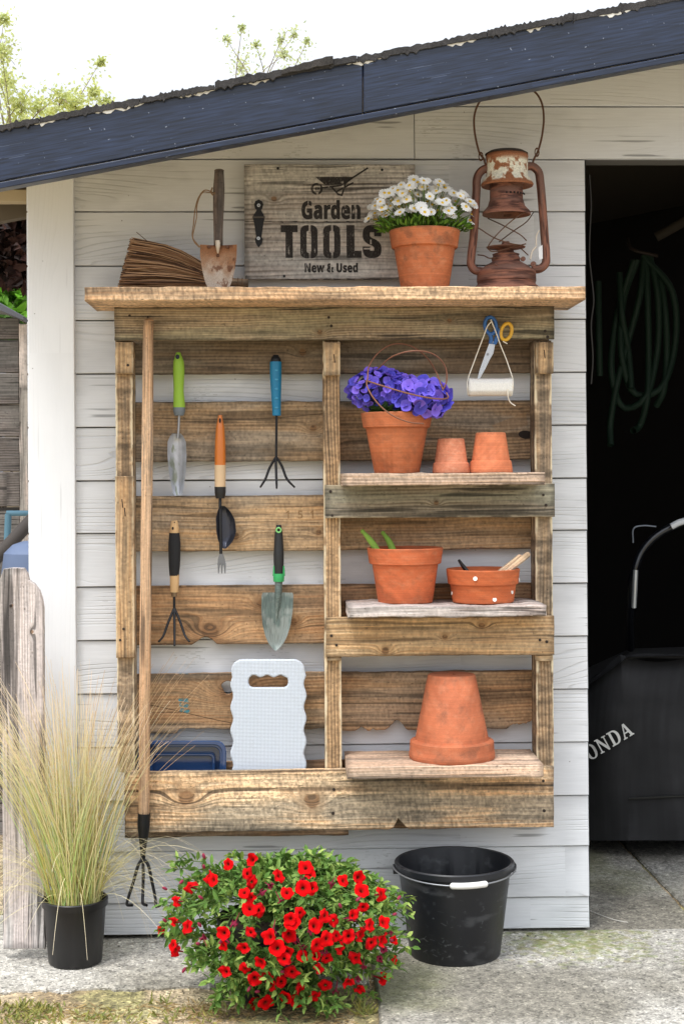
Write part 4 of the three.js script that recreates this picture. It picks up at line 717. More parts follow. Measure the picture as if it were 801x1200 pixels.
// ------------------------------------------------------------------ hand tools hanging on the pallet
const steel = (c, rough = 0.35) => new THREE.MeshStandardMaterial({ color: c, metalness: 0.75, roughness: rough });
const darkSteel = std(srgb(44, 44, 46), 0.5, { metalness: 0.55 });
function hangNail(T, x, y) { part(T, 'hanging_nail', rod(at(x, y, ZSF - 0.002), at(x, y - 1, ZSF + 0.04), 0.0018), rusty); }
{
  const z = 0.072, T = thing('hand_trowel', 'narrow steel trowel with lime green handle hanging from the second slat', 'trowel', at(209, 413, z));
  part(T, 'handle', taper([at(209, 413, z), at(209, 417, z), at(209.5, 428, z), at(209.5, 445, z), at(209.5, 462, z), at(210, 474, z), at(210, 478, z)], [0.006, 0.0145, 0.0158, 0.0148, 0.0138, 0.0152, 0.0166], 50, 18), std(srgb(150, 192, 62), 0.55));
  part(T, 'collar', taper([at(210, 477.5, z), at(210, 482, z), at(210, 487, z)], [0.0168, 0.0162, 0.0125], 12, 18), std(srgb(112, 122, 130), 0.5));
  part(T, 'hang_hole', (() => { const g = new THREE.SphereGeometry(0.0056, 12, 8); g.scale(1, 1.15, 0.3); const p = at(208.5, 418.5, z); g.translate(p.x, p.y, z + 0.0132); return g; })(), std(srgb(26, 30, 52), 0.6));
  part(T, 'shaft', tube([at(210, 486, z), at(209.5, 500, z), at(208.5, 514, z)], 0.0036, 14, 10), steel(srgb(170, 172, 176)));
  const bt = metalTex((u, v) => { const n = fbm(u * 5, v * 8, 4), k = sstep(0.55, 0.72, fbm(u * 3 + 7, v * 4, 4)); return mix([176, 178, 184], [120, 126, 104], k * 0.7).map((x) => x * (0.9 + 0.25 * n)); });
  part(T, 'blade', blade((t) => 207 + t * 1.5, 508, 581, z + 0.012, interp([[0, 5], [0.06, 8.6], [0.14, 10.8], [0.35, 11.2], [0.6, 10], [0.85, 7.4], [0.96, 5.8], [1, 3.5]]), 0.02), new THREE.MeshStandardMaterial({ map: bt, metalness: 0.55, roughness: 0.38 }));
  hangNail(T, 208.5, 418);
}
{
  const z = 0.072, T = thing('hand_cultivator', 'three pronged hand cultivator with bright blue dimpled handle', 'cultivator', at(323, 418, z));
  part(T, 'handle', taper([at(323, 424, z), at(323, 440, z), at(323.5, 465, z), at(324, 484, z), at(324, 487, z)], [0.0162, 0.0162, 0.0148, 0.0128, 0.0118], 40, 18), std(srgb(22, 122, 166), 0.4));
  part(T, 'handle_cap', taper([at(323, 416, z), at(323, 420, z), at(323, 425, z)], [0.007, 0.0135, 0.0152], 12, 16), std(srgb(24, 26, 30), 0.5));
  for (let i = 0; i < 5; i++) part(T, 'grip_bump', (() => { const g = new THREE.SphereGeometry(0.0042, 10, 6); g.scale(1.2, 0.8, 0.5); const p = at(324, 434 + i * 11, z); g.translate(p.x, p.y, z + 0.0152 - i * 0.0004); return g; })(), std(srgb(60, 150, 190), 0.35));
  part(T, 'shaft', rod(at(323.5, 540, z), at(324, 486, z), 0.0034), darkSteel);
  for (const w of [[[323, 536, 0], [323.5, 555, .012], [324, 568, .03], [324, 572, .045]], [[323, 536, 0], [316, 548, .012], [311, 561, .026], [305, 571, .045]], [[324, 536, 0], [330, 546, .012], [336, 561, .026], [345, 571, .045]]]) part(T, 'tine', taper(w.map(([x, y, d]) => at(x, y, z + d)), [0.0034, 0.0036, 0.0034, 0.0026], 26, 8), darkSteel);
  hangNail(T, 323, 420);
}
{
  const z = 0.07, T = thing('weeding_fork', 'weeder with orange and bare wood handle, dark scoop and forked tip', 'weeder', at(258, 487, z));
  part(T, 'handle', taper([at(258, 486.5, z), at(258, 489, z), at(258, 500, z), at(258, 520, z), at(258, 545.5, z)], [0.005, 0.0115, 0.014, 0.015, 0.0152], 40, 16), phys(srgb(206, 116, 40), 0.35, { clearcoat: 0.4 }));
  part(T, 'bare_grip', taper([at(258, 545, z), at(258, 558, z), at(258, 571, z)], [0.0153, 0.0152, 0.0148], 10, 16), std(srgb(216, 186, 148), 0.7));
  part(T, 'ferrule', taper([at(258, 570.5, z), at(258, 582, z), at(258, 584, z)], [0.0158, 0.0152, 0.012], 10, 16), std(srgb(26, 26, 28), 0.45));
  part(T, 'hang_slot', (() => { const g = new THREE.SphereGeometry(0.0045, 10, 8); g.scale(0.7, 1.5, 0.3); const p = at(258, 493, z); g.translate(p.x, p.y, z + 0.0128); return g; })(), std(srgb(40, 24, 14), 0.8));
  part(T, 'shaft', tube([at(258, 583, z), at(258, 600, z + 0.006), at(258.5, 625, z + 0.01), at(259, 655, z + 0.008)], 0.0042, 24, 10), darkSteel);
  part(T, 'scoop', blade((t) => 261 + 4 * Math.sin(t * 2.6), 593, 643, z + 0.012, interp([[0, 2.5], [0.1, 7], [0.3, 11], [0.6, 11.6], [0.8, 9], [0.93, 5], [1, 1.5]]), 0.016), new THREE.MeshStandardMaterial({ color: srgb(70, 72, 82), metalness: 0.7, roughness: 0.32 }));
  const tip = std(srgb(120, 122, 126), 0.4, { metalness: 0.5 });
  part(T, 'fork_tip', merge([blade((t) => 259.3 + t * 0.4, 649, 662, z + 0.012, interp([[0, 2], [0.5, 4.2], [1, 4.8]]), 0.002), ...[-3.6, 0.2, 3.8].map((d) => taper([at(259.8 + d * 0.9, 660, z + 0.011), at(259.8 + d * 1.05, 672, z + 0.014)], [0.0034, 0.0012], 6, 6))]), tip);
  hangNail(T, 258, 493);
}
{
  const z = 0.07, T = thing('hand_cultivator', 'small three pronged cultivator with black foam grip on a wooden handle', 'cultivator', at(204.5, 610, z));
  const wd = std(srgb(208, 170, 122), 0.7);
  part(T, 'handle_end', taper([at(204.5, 610, z), at(204.5, 612, z), at(204.5, 626, z)], [0.008, 0.0118, 0.0122], 12, 16), wd); part(T, 'handle', taper([at(204.5, 673, z), at(204.5, 685, z), at(204.3, 694, z)], [0.0128, 0.0125, 0.0105], 12, 16), wd);
  part(T, 'grip', taper([at(204.5, 624.5, z), at(204.5, 627, z), at(204.5, 650, z), at(204.3, 672, z), at(204.3, 674.5, z)], [0.014, 0.0168, 0.0165, 0.0155, 0.013], 30, 18), std(srgb(30, 30, 32), 0.85));
  part(T, 'ferrule', taper([at(204.3, 693, z), at(204.2, 699, z)], [0.0085, 0.0075], 6, 14), steel(srgb(140, 120, 96), 0.5));
  part(T, 'hang_hole', (() => { const g = new THREE.SphereGeometry(0.003, 10, 8); g.scale(1, 1.4, 0.3); const p = at(203, 619, z); g.translate(p.x, p.y, z + 0.0115); return g; })(), std(srgb(40, 26, 18), 0.8));
  part(T, 'shaft', rod(at(204.3, 716, z), at(204.2, 697, z), 0.0036), darkSteel);
  for (const w of [[[204, 713, 0], [197, 730, .016], [191, 746, .03], [186, 752, .045]], [[204.3, 713, 0], [204.5, 730, .018], [204.6, 746, .034], [204.6, 757, .045]], [[204.6, 713, 0], [211, 728, .016], [217, 745, .03], [222, 752, .045]]]) part(T, 'tine', taper(w.map(([x, y, d]) => at(x, y, z + d)), [0.0034, 0.0036, 0.0034, 0.0028], 26, 8), darkSteel);
  hangNail(T, 204.5, 613);
}
{
  const z = 0.07, T = thing('hand_trowel', 'wide grey trowel with black and green handle hanging above the white pad', 'trowel', at(326, 615, z));
  part(T, 'handle', taper([at(326.5, 615, z), at(326.5, 617.5, z), at(326.5, 628, z), at(326.5, 645, z), at(326.5, 662, z), at(326.5, 673, z)], [0.007, 0.0115, 0.013, 0.0145, 0.014, 0.0125], 40, 18), std(srgb(32, 34, 36), 0.5));
  const green = std(srgb(52, 160, 92), 0.5);
  part(T, 'hang_ring', (() => { const g = new THREE.TorusGeometry(0.0062, 0.0022, 8, 20), p = at(326.5, 621, z); g.translate(p.x, p.y, z + 0.0125); return g; })(), std(srgb(130, 200, 120), 0.5));
  part(T, 'collar', merge([taper([at(326.5, 672, z), at(326.5, 676, z), at(326.5, 681.5, z)], [0.0145, 0.0155, 0.0145], 10, 18), taper([at(321.5, 663, z + 0.004), at(321, 675, z + 0.002)], [0.003, 0.004], 6, 8), taper([at(332, 663, z + 0.004), at(332.3, 675, z + 0.002)], [0.003, 0.004], 6, 8)]), green);
  const bt = metalTex((u, v) => { const n = fbm(u * 4, v * 6, 5), st = noise(u * 80, v * 9); return mix([134, 142, 138], [98, 112, 108], sstep(0.35, 0.68, n)).map((x) => x * (0.84 + 0.3 * st)); }), bm = new THREE.MeshStandardMaterial({ map: bt, bumpMap: bt, bumpScale: 0.0006, metalness: 0.35, roughness: 0.55 });
  part(T, 'shaft', taper([at(326.5, 680, z), at(326.3, 690, z + 0.002), at(325, 712, z + 0.002), at(324, 728, z + 0.001)], [0.0105, 0.0098, 0.006, 0.002], 20, 14), bm);
  part(T, 'blade', blade((t) => 325.2 - 2.2 * t, 694.5, 762.5, z + 0.008, interp([[0, 17.6], [0.04, 18.6], [0.3, 18.4], [0.55, 16.5], [0.75, 12.8], [0.88, 8.5], [0.96, 4], [1, 0.8]]), 0.008), bm);
  hangNail(T, 326.5, 621);
}
{
  // long rake at the front
  const z = 0.172, T = thing('garden_rake', 'long wooden handled cultivator rake leaning against the front of the pallet', 'rake', at(168, 1060, z));
  const wm = woodMat({ L: 1.5, W: 0.1, seed: 73, tone: 1.06, light: [212, 170, 120], dark: [172, 126, 80], weather: 0.14, saw: 0, crack: 0.6, lines: 160, edge: 0 }, (g, w, h) => { const r = rng(3); for (let i = 0; i < 240; i++) { const x = w * (0.72 - 0.12 * (r() + r() - 1)); g.fillStyle = `rgba(110,104,96,${0.25 * r()})`; g.fillRect(x, r() * h, 10 + r() * 30, 2 + r() * 3); } });
  const hp = [at(174.3, 376, z), at(174, 382, z), at(173, 500, z), at(171.5, 650, z), at(170, 800, z), at(168.8, 957, z)], hg = taper(hp, [0.0135, 0.0152, 0.0152, 0.0152, 0.015, 0.0145], 80, 18);
  { const uv = hg.attributes.uv; for (let i = 0; i < uv.count; i++) uv.setXY(i, 1 - uv.getX(i), uv.getY(i)); } part(T, 'handle', hg, wm);
  part(T, 'handle_top', (() => { const g = new THREE.SphereGeometry(0.0136, 16, 8); g.scale(1, 0.4, 1); const p = at(174.3, 376, z); g.translate(p.x, p.y, p.z); return g; })(), wm);
  part(T, 'hanging_screw', rod(at(173.5, 372, ZFR - 0.004), at(173.5, 371, z), 0.0024), rusty);
  const blk = std(srgb(30, 30, 33), 0.5, { metalness: 0.4 });
  part(T, 'ferrule', taper([at(169, 953, z), at(168.6, 962, z), at(168, 985, z), at(167.6, 1004, z), at(167.4, 1010, z)], [0.0168, 0.0168, 0.0125, 0.008, 0.006], 30, 16), blk);
  for (const w of [[[167.5, 1006, 0], [163, 1012, .005], [156, 1035, .012], [150, 1054, .02], [149, 1060, .035], [155, 1061, .06]], [[167.5, 1006, 0], [168, 1025, .008], [167.6, 1045, .016], [167.4, 1058, .03], [172, 1061, .06]], [[167.5, 1006, 0], [173, 1012, .005], [178, 1032, .012], [182, 1052, .02], [183, 1062, .035], [188, 1061, .06]]]) part(T, 'tine', taper(w.map(([x, y, d]) => at(x, y, z + d)), [0.0042, 0.0044, 0.0042, 0.004, 0.0036], 34, 9), blk);
}
{
  // scissors and spool of twine on the header
  const z = 0.166, blueP = phys(srgb(28, 92, 160), 0.35, { clearcoat: 0.3 }), yel = phys(srgb(222, 172, 40), 0.35, { clearcoat: 0.3 }), st = steel(srgb(205, 208, 212), 0.22);
  const q = (x, y, d = 0) => at(530 + x / 4.444, 350 + y / 4.444, z + d);
  const T = thing('scissors', 'open scissors with one blue and one yellow handle hung on the header board', 'scissors', at(577, 372, z));
  const loop = (cx, cy, rx, ry, rot, n = 18) => { const l = []; for (let i = 0; i < n; i++) { const a = i / n * 6.283, x = Math.cos(a) * rx, y = Math.sin(a) * ry; l.push(q(cx + x * Math.cos(rot) - y * Math.sin(rot), cy + x * Math.sin(rot) + y * Math.cos(rot))); } return l; };
  part(T, 'blue_handle', merge([tube(loop(197, 140, 29, 44, -0.12), 0.0052, 60, 8, true), tube([q(190, 180), q(200, 205), q(196, 235)], 0.0055, 12, 8)]), blueP);
  part(T, 'yellow_handle', merge([tube(loop(279, 172, 27, 44, 0.28), 0.0048, 60, 8, true)]), yel);
  part(T, 'blue_shank', slab([[238, 150], [250, 170], [246, 205], [225, 240], [208, 236], [218, 205], [232, 175]].map(([x, y]) => { const p = q(x, y); return [p.x, p.y]; }).reverse(), z - 0.004, z + 0.002, 0.001), blueP);
  const bl = (pts, z0, z1) => slab(pts.map(([x, y]) => { const p = q(x, y); return [p.x, p.y]; }).reverse(), z0, z1, 0.0003);
  part(T, 'blade', bl([[190, 232], [212, 238], [206, 290], [170, 365], [124, 448], [122, 440], [140, 370], [168, 290]], z - 0.001, z + 0.0012), st);
  part(T, 'blade', bl([[205, 215], [222, 232], [212, 285], [160, 375], [126, 446], [150, 360], [184, 290]], z - 0.0035, z - 0.0014), st);
  part(T, 'pivot', (() => { const g = new THREE.CylinderGeometry(0.0035, 0.0035, 0.006, 14), p = q(182, 290); g.rotateX(Math.PI / 2); g.translate(p.x, p.y, p.z); return g; })(), steel(srgb(150, 152, 156)));
  part(T, 'hanging_nail', rod(q(200, 115, -0.022), q(200, 112, 0.012), 0.0022), steel(srgb(190, 184, 170)));
  const S = thing('twine_spool', 'spool of white twine hanging on a cord below the scissors', 'twine spool', at(573.5, 455, z + 0.01));
  const tw = paint(256, 128, (u, v) => { const n = Math.sin(v * 240 + 6 * noise(u * 8, v * 10)), f = noise(u * 80, v * 120); const m = 0.93 + 0.05 * n + 0.08 * (f - 0.5); return [242 * m, 240 * m, 234 * m]; }), twm = new THREE.MeshStandardMaterial({ map: tw, bumpMap: tw, bumpScale: 0.002, roughness: 0.9 });
  const c0 = at(548, 454, z + 0.01), c1 = at(599.5, 453.5, z + 0.01), R0 = 10.6 * mpp(z);
  const prof = lathe([[0, 0], [0.004, 0], [R0 - 0.002, 0], [R0 + 0.0005, 0.004], [R0 - 0.0008, 0.03], [R0 - 0.0005, 0.06], [R0 - 0.001, 0.09], [R0 + 0.0005, c0.distanceTo(c1) - 0.004], [R0 - 0.002, c0.distanceTo(c1)], [0, c0.distanceTo(c1)]], 36);
  prof.rotateZ(-Math.PI / 2); prof.translate(c0.x, c0.y, c0.z); part(S, 'wound_twine', prof, twm);
  const cordM = std(srgb(236, 230, 216), 0.9), hl = q(78, 425, 0.012), hr = q(312, 415, 0.012);
  part(S, 'cord', merge([tube([q(79, 500, 0.02), q(77, 460, 0.034), hl, q(118, 310), q(165, 185, 0.004), q(180, 145, 0.007), q(202, 118, 0.009)], 0.0016, 40, 6), tube([hr, q(280, 320), q(246, 235, 0.002), q(225, 175, 0.007), q(202, 118, 0.009)], 0.0016, 40, 6), tube([hr, q(314, 450, 0.034), q(310, 495, 0.02)], 0.0016, 14, 6), tube([q(285, 470, 0.034), q(288, 510, 0.03), q(300, 540, 0.02), q(325, 558, 0.015)], 0.0016, 20, 6), tube([q(262, 222, 0.006), q(284, 235, 0.008)], 0.0016, 6, 6)]), cordM);
}
{
  // white kneeling pad and navy tub behind the bottom board
  const z = 0.098, T = thing('kneeling_pad', 'white foam kneeling pad with wavy sides and a handle cutout', 'kneeling pad', at(314, 910, z));
  const q = (x, y) => { const p = at(x, y, z); return [p.x, p.y]; }, pts = [];
  const rr = 13, wav = (y) => 1.6 * Math.sin((y - 795) / 27 * 6.283);
  for (let i = 0; i <= 8; i++) { const a = Math.PI + i / 8 * Math.PI / 2; pts.push(q(271 + rr + rr * Math.cos(a), 773 + rr + rr * Math.sin(a))); }
  for (let i = 0; i <= 8; i++) { const a = -Math.PI / 2 + i / 8 * Math.PI / 2; pts.push(q(357 - rr + rr * Math.cos(a), 773 + rr + rr * Math.sin(a))); }
  for (let y = 792; y <= 926; y += 3) pts.push(q(357.5 - wav(y), y)); for (let y = 926; y >= 792; y -= 3) pts.push(q(271.5 + wav(y + 13), y));
  const hole = []; const hx0 = 291, hx1 = 337.5, hy0 = 791.5, hy1 = 806;
  for (let x = hx0 + 4; x <= hx1 - 4; x += 2) hole.push(q(x, hy0 + 1 - 1.4 * Math.sin((x - hx0) / 15.5 * 6.283 - 1))); hole.push(q(hx1 - 1, hy0 + 3), q(hx1, hy0 + 6), q(hx1, hy1 - 5), q(hx1 - 1.5, hy1 - 1.5), q(hx1 - 5, hy1), q(hx0 + 5, hy1), q(hx0 + 1.5, hy1 - 1.5), q(hx0, hy1 - 5), q(hx0, hy0 + 6), q(hx0 + 1, hy0 + 3));
  const g = slab(pts.reverse(), z - 0.018, z, 0.003, [hole]), p = g.attributes.position, uv = g.attributes.uv; for (let i = 0; i < p.count; i++) uv.setXY(i, p.getX(i) / 0.09, p.getY(i) / 0.09);
  const bt = paint(512, 512, (u, v) => { const a = Math.abs(Math.sin(u * Math.PI * 24)), b = Math.abs(Math.sin(v * Math.PI * 24)), k = 120 + 130 * Math.min(1, a * b * 1.6); return [k, k, k]; }, null, false);
  const ct = paint(512, 512, (u, v) => { const a = Math.abs(Math.sin(u * Math.PI * 24)), b = Math.abs(Math.sin(v * Math.PI * 24)), k = 0.86 + 0.14 * Math.min(1, a * b * 1.8); return [222 * k, 231 * k, 242 * k]; });
  part(T, 'pad', g, new THREE.MeshStandardMaterial({ map: ct, bumpMap: bt, bumpScale: 0.002, roughness: 0.75 }));
  const zt = 0.1, B = thing('plastic_tray', 'navy blue plastic tray standing behind the bottom board', 'tray', at(215, 905, zt)), navy = phys(srgb(38, 66, 108), 0.16, { clearcoat: 1, clearcoatRoughness: 0.08 });
  const rrect = (x0, y0, x1, y1, r) => { const l = []; for (const [cx, cy, a0] of [[x1 - r, y0 + r, -90], [x1 - r, y1 - r, 0], [x0 + r, y1 - r, 90], [x0 + r, y0 + r, 180]]) for (let i = 0; i <= 5; i++) { const a = R(a0 + i * 18), p = at(cx + r * Math.cos(a), cy + r * Math.sin(a), zt); l.push([p.x, p.y]); } return l.reverse(); };
  part(B, 'rim', slab(rrect(161, 868, 265, 934, 12), zt - 0.006, zt, 0.002, [rrect(166, 873, 260, 929, 9)]), navy);
  part(B, 'wall', slab(rrect(164.5, 871.5, 261.5, 930.5, 10), zt - 0.034, zt - 0.006, 0.002, [rrect(168, 876, 257.5, 926, 8)]), navy);
  part(B, 'base', slab(rrect(165, 872, 261, 930, 10), zt - 0.04, zt - 0.034, 0.002), navy);
  part(B, 'base_ridge', slab(rrect(174, 884, 252, 920, 6), zt - 0.034, zt - 0.02, 0.003, [rrect(178, 888, 248, 916, 4)]), navy);
}

// ------------------------------------------------------------------ on the ground
{
  // black bucket
  const z = 0.185, p0 = onGround(531, 1112), T = thing('bucket', 'scuffed black plastic bucket with a white bail grip by the wall', 'bucket', new V3(p0.x, 0, z)), s = 4.1 / 1800;
  const bt = paint(768, 512, (u, v) => { const n = fbm(u * 9, v * 6, 5), d = sstep(0.62, 0.8, n) * 0.35 + sstep(0.66, 0.85, fbm(u * 40, v * 9, 3)) * 0.18; return mix([24, 26, 31], [130, 130, 128], d); }, (g, w, h) => {
    const r = rng(9); for (let i = 0; i < 110; i++) { const lowL = r() > 0.5; g.strokeStyle = `rgba(170,170,168,${0.06 + 0.22 * r()})`; g.lineWidth = 1 + r() * 6; const x = w * (lowL ? 0.33 + 0.14 * r() : 0.28 + 0.44 * r()), y = h * (lowL ? 0.68 + 0.22 * r() : 0.15 + 0.7 * r()); g.beginPath(); g.moveTo(x, y); g.lineTo(x + (r() - 0.4) * 26, y + (r() - 0.5) * 40); g.stroke(); }
  });
  const bm = phys(0xffffff, 0.42, { map: bt }), H = 0.247, rt = 0.152, rb = 0.119;
  const g = lathe([[0, 0.004], [rb - 0.008, 0.004], [rb - 0.006, 0], [rb, 0.001], [rb + 0.002, 0.006], [lerp(rb, rt, 0.86), H * 0.86], [rt - 0.003, H * 0.862], [rt - 0.0025, H * 0.9], [rt + 0.001, H * 0.905], [rt + 0.002, H - 0.018], [rt + 0.008, H - 0.016], [rt + 0.008, H - 0.002], [rt + 0.005, H + 0.001], [rt - 0.002, H], [rt - 0.004, H - 0.006], [rb, 0.01], [0, 0.01]], 72);
  const b = shade(new THREE.Mesh(g, bm)); b.name = 'body'; T.add(b);
  const hw = [], er = rt + 0.012; for (let i = 0; i <= 24; i++) { const a = Math.PI * i / 24, x = -Math.cos(a) * er, f = Math.sin(a); hw.push(new V3(x, H - 0.012 - 0.012 * f, f * (rt + 0.0125))); }
  const w = shade(new THREE.Mesh(tube(hw, 0.0022, 80, 7), steel(srgb(150, 152, 156), 0.4))); w.name = 'bail'; T.add(w);
  const gp = hw.slice(11, 16).map((v) => v.clone()), gg = shade(new THREE.Mesh(tube(gp, 0.0082, 30, 14), std(srgb(236, 234, 228), 0.5))); gg.name = 'grip'; T.add(gg);
  for (const e of [0, 4]) { const c = new THREE.SphereGeometry(0.0082, 12, 8); c.translate(gp[e].x, gp[e].y, gp[e].z); const m = shade(new THREE.Mesh(c, gg.material)); m.name = 'grip_end'; T.add(m); }
  for (const sgn of [-1, 1]) { const e = new THREE.BoxGeometry(0.012, 0.022, 0.02); e.translate(sgn * (rt + 0.006), H - 0.02, 0); const m = shade(new THREE.Mesh(e, bm)); m.name = 'ear'; T.add(m); }
}
{
  // feather grass in a black nursery pot
  const z = 0.27, p0 = onGround(88.5, 1126), T = thing('feather_grass_pot', 'black nursery pot of tall pale feather grass in front of the picket', 'potted plant', new V3(p0.x, 0, p0.z)), r = rng(64), H = 0.168;
  const m = phys(srgb(24, 24, 26), 0.4, {}), g = lathe([[0, 0], [0.068, 0], [0.07, 0.003], [0.081, H - 0.02], [0.086, H - 0.019], [0.087, H - 0.002], [0.085, H], [0.081, H], [0.079, H - 0.012], [0.067, 0.006], [0, 0.006]], 48);
  const b = shade(new THREE.Mesh(g, m)); b.name = 'pot'; T.add(b);
  const sl = shade(new THREE.Mesh(new THREE.CylinderGeometry(0.077, 0.077, 0.02, 24), soilMat)); sl.name = 'soil'; sl.position.y = H - 0.035; T.add(sl);
  const pos = [], col = [], q = new V3(), n = new V3();
  const blade = (pts, w0, w1, c0, c1) => {
    const c = new THREE.QuadraticBezierCurve3(...pts), N = 9, side = new V3(Math.cos(r() * 6.28), 0, Math.sin(r() * 6.28)), side2 = new V3(-side.z, 0.2, side.x); let prev = null;
    for (let i = 0; i <= N; i++) {
      const t = i / N, p = c.getPoint(t), w = lerp(w0, w1, t ** 1.5), k = c0.clone().lerp(c1, t ** 1.7), ring = [p.clone().addScaledVector(side, w), p.clone().addScaledVector(side, -w * 0.5).addScaledVector(side2, w * 0.87), p.clone().addScaledVector(side, -w * 0.5).addScaledVector(side2, -w * 0.87)];
      if (prev) for (let a = 0; a < 3; a++) { const d = (a + 1) % 3; for (const v of [prev[a], prev[d], ring[a], prev[d], ring[d], ring[a]]) pos.push(v.x, v.y, v.z); for (let e = 0; e < 6; e++) col.push(k.r, k.g, k.b); }
      prev = ring;
    }
  };
  const pick = () => { const k = r(); return k < 0.8 ? srgb(206 - 44 * r(), 208 - 30 * r(), 92 + 40 * r()) : srgb(222, 208, 150); };
  for (let i = 0; i < 520; i++) {                          // upright blades, in three sheaves
    const a = r() * 6.283, q0 = Math.sqrt(r()) * 0.066, k = r(), lean = k < 0.44 ? -0.3 + (r() + r() - 1.1) * 0.16 : k < 0.74 ? -0.02 + (r() - 0.5) * 0.09 : 0.24 + (r() + r() - 1) * 0.12;
    const h = (0.3 + 0.34 * Math.sqrt(r())) * (k < 0.42 ? 1.05 : k < 0.74 ? 1.0 : 0.9), b0 = new V3(Math.cos(a) * q0, H - 0.03, Math.sin(a) * q0), e = new V3(b0.x * 1.4 + lean * h * (1 + 0.3 * r()), H + h * (1 - 0.2 * Math.abs(lean)), b0.z * 2 + (r() - 0.45) * 0.2);
    const mid = new V3(lerp(b0.x, e.x, 0.3 + 0.1 * r()), H + h * (0.5 + 0.16 * r()), lerp(b0.z, e.z, 0.4)); e.y -= r() * r() * 0.1;
    blade([b0, mid, e], 0.001, 0.00035, pick(), srgb(232 + 10 * r(), 216, 184));
  }
  for (let i = 0; i < 330; i++) {                          // fine drooping hairs round the pot
    const a = r() * 6.283, l = 0.14 + 0.24 * r(); if (Math.sin(a) > 0.45 && r() > 0.12) continue; const d = new V3(Math.cos(a), 0, Math.sin(a) * 0.8), b0 = d.clone().multiplyScalar(0.05 * r()).setY(H - 0.02), mid = d.clone().multiplyScalar(l * 0.55).setY(H + 0.08 + 0.18 * r()), e = d.clone().multiplyScalar(l * (0.9 + 0.4 * r())).setY(H - 0.12 + 0.3 * r());
    blade([b0, mid, e], 0.0008, 0.00035, srgb(206, 196, 130), srgb(230, 216, 186));
  }
  for (let i = 0; i < 70; i++) { const x = -0.17 + r() * 0.5, h = 0.4 + r() * 0.25, b0 = new V3((r() - 0.5) * 0.08, H - 0.02, (r() - 0.5) * 0.08); blade([b0, new V3(x * 0.35, H + h * 0.6, 0.02), new V3(x * 1.1, H + h, (r() - 0.3) * 0.2)], 0.0009, 0.0004, srgb(190, 176, 110), srgb(196, 160, 120)); }
  const gg = new THREE.BufferGeometry(); gg.setAttribute('position', new THREE.Float32BufferAttribute(pos, 3)); gg.setAttribute('color', new THREE.Float32BufferAttribute(col, 3)); gg.computeVertexNormals();
  const gm = shade(new THREE.Mesh(gg, new THREE.MeshStandardMaterial({ vertexColors: true, roughness: 0.7 }))); gm.name = 'grass_blades'; gm.userData.kind = 'stuff'; T.add(gm);
}
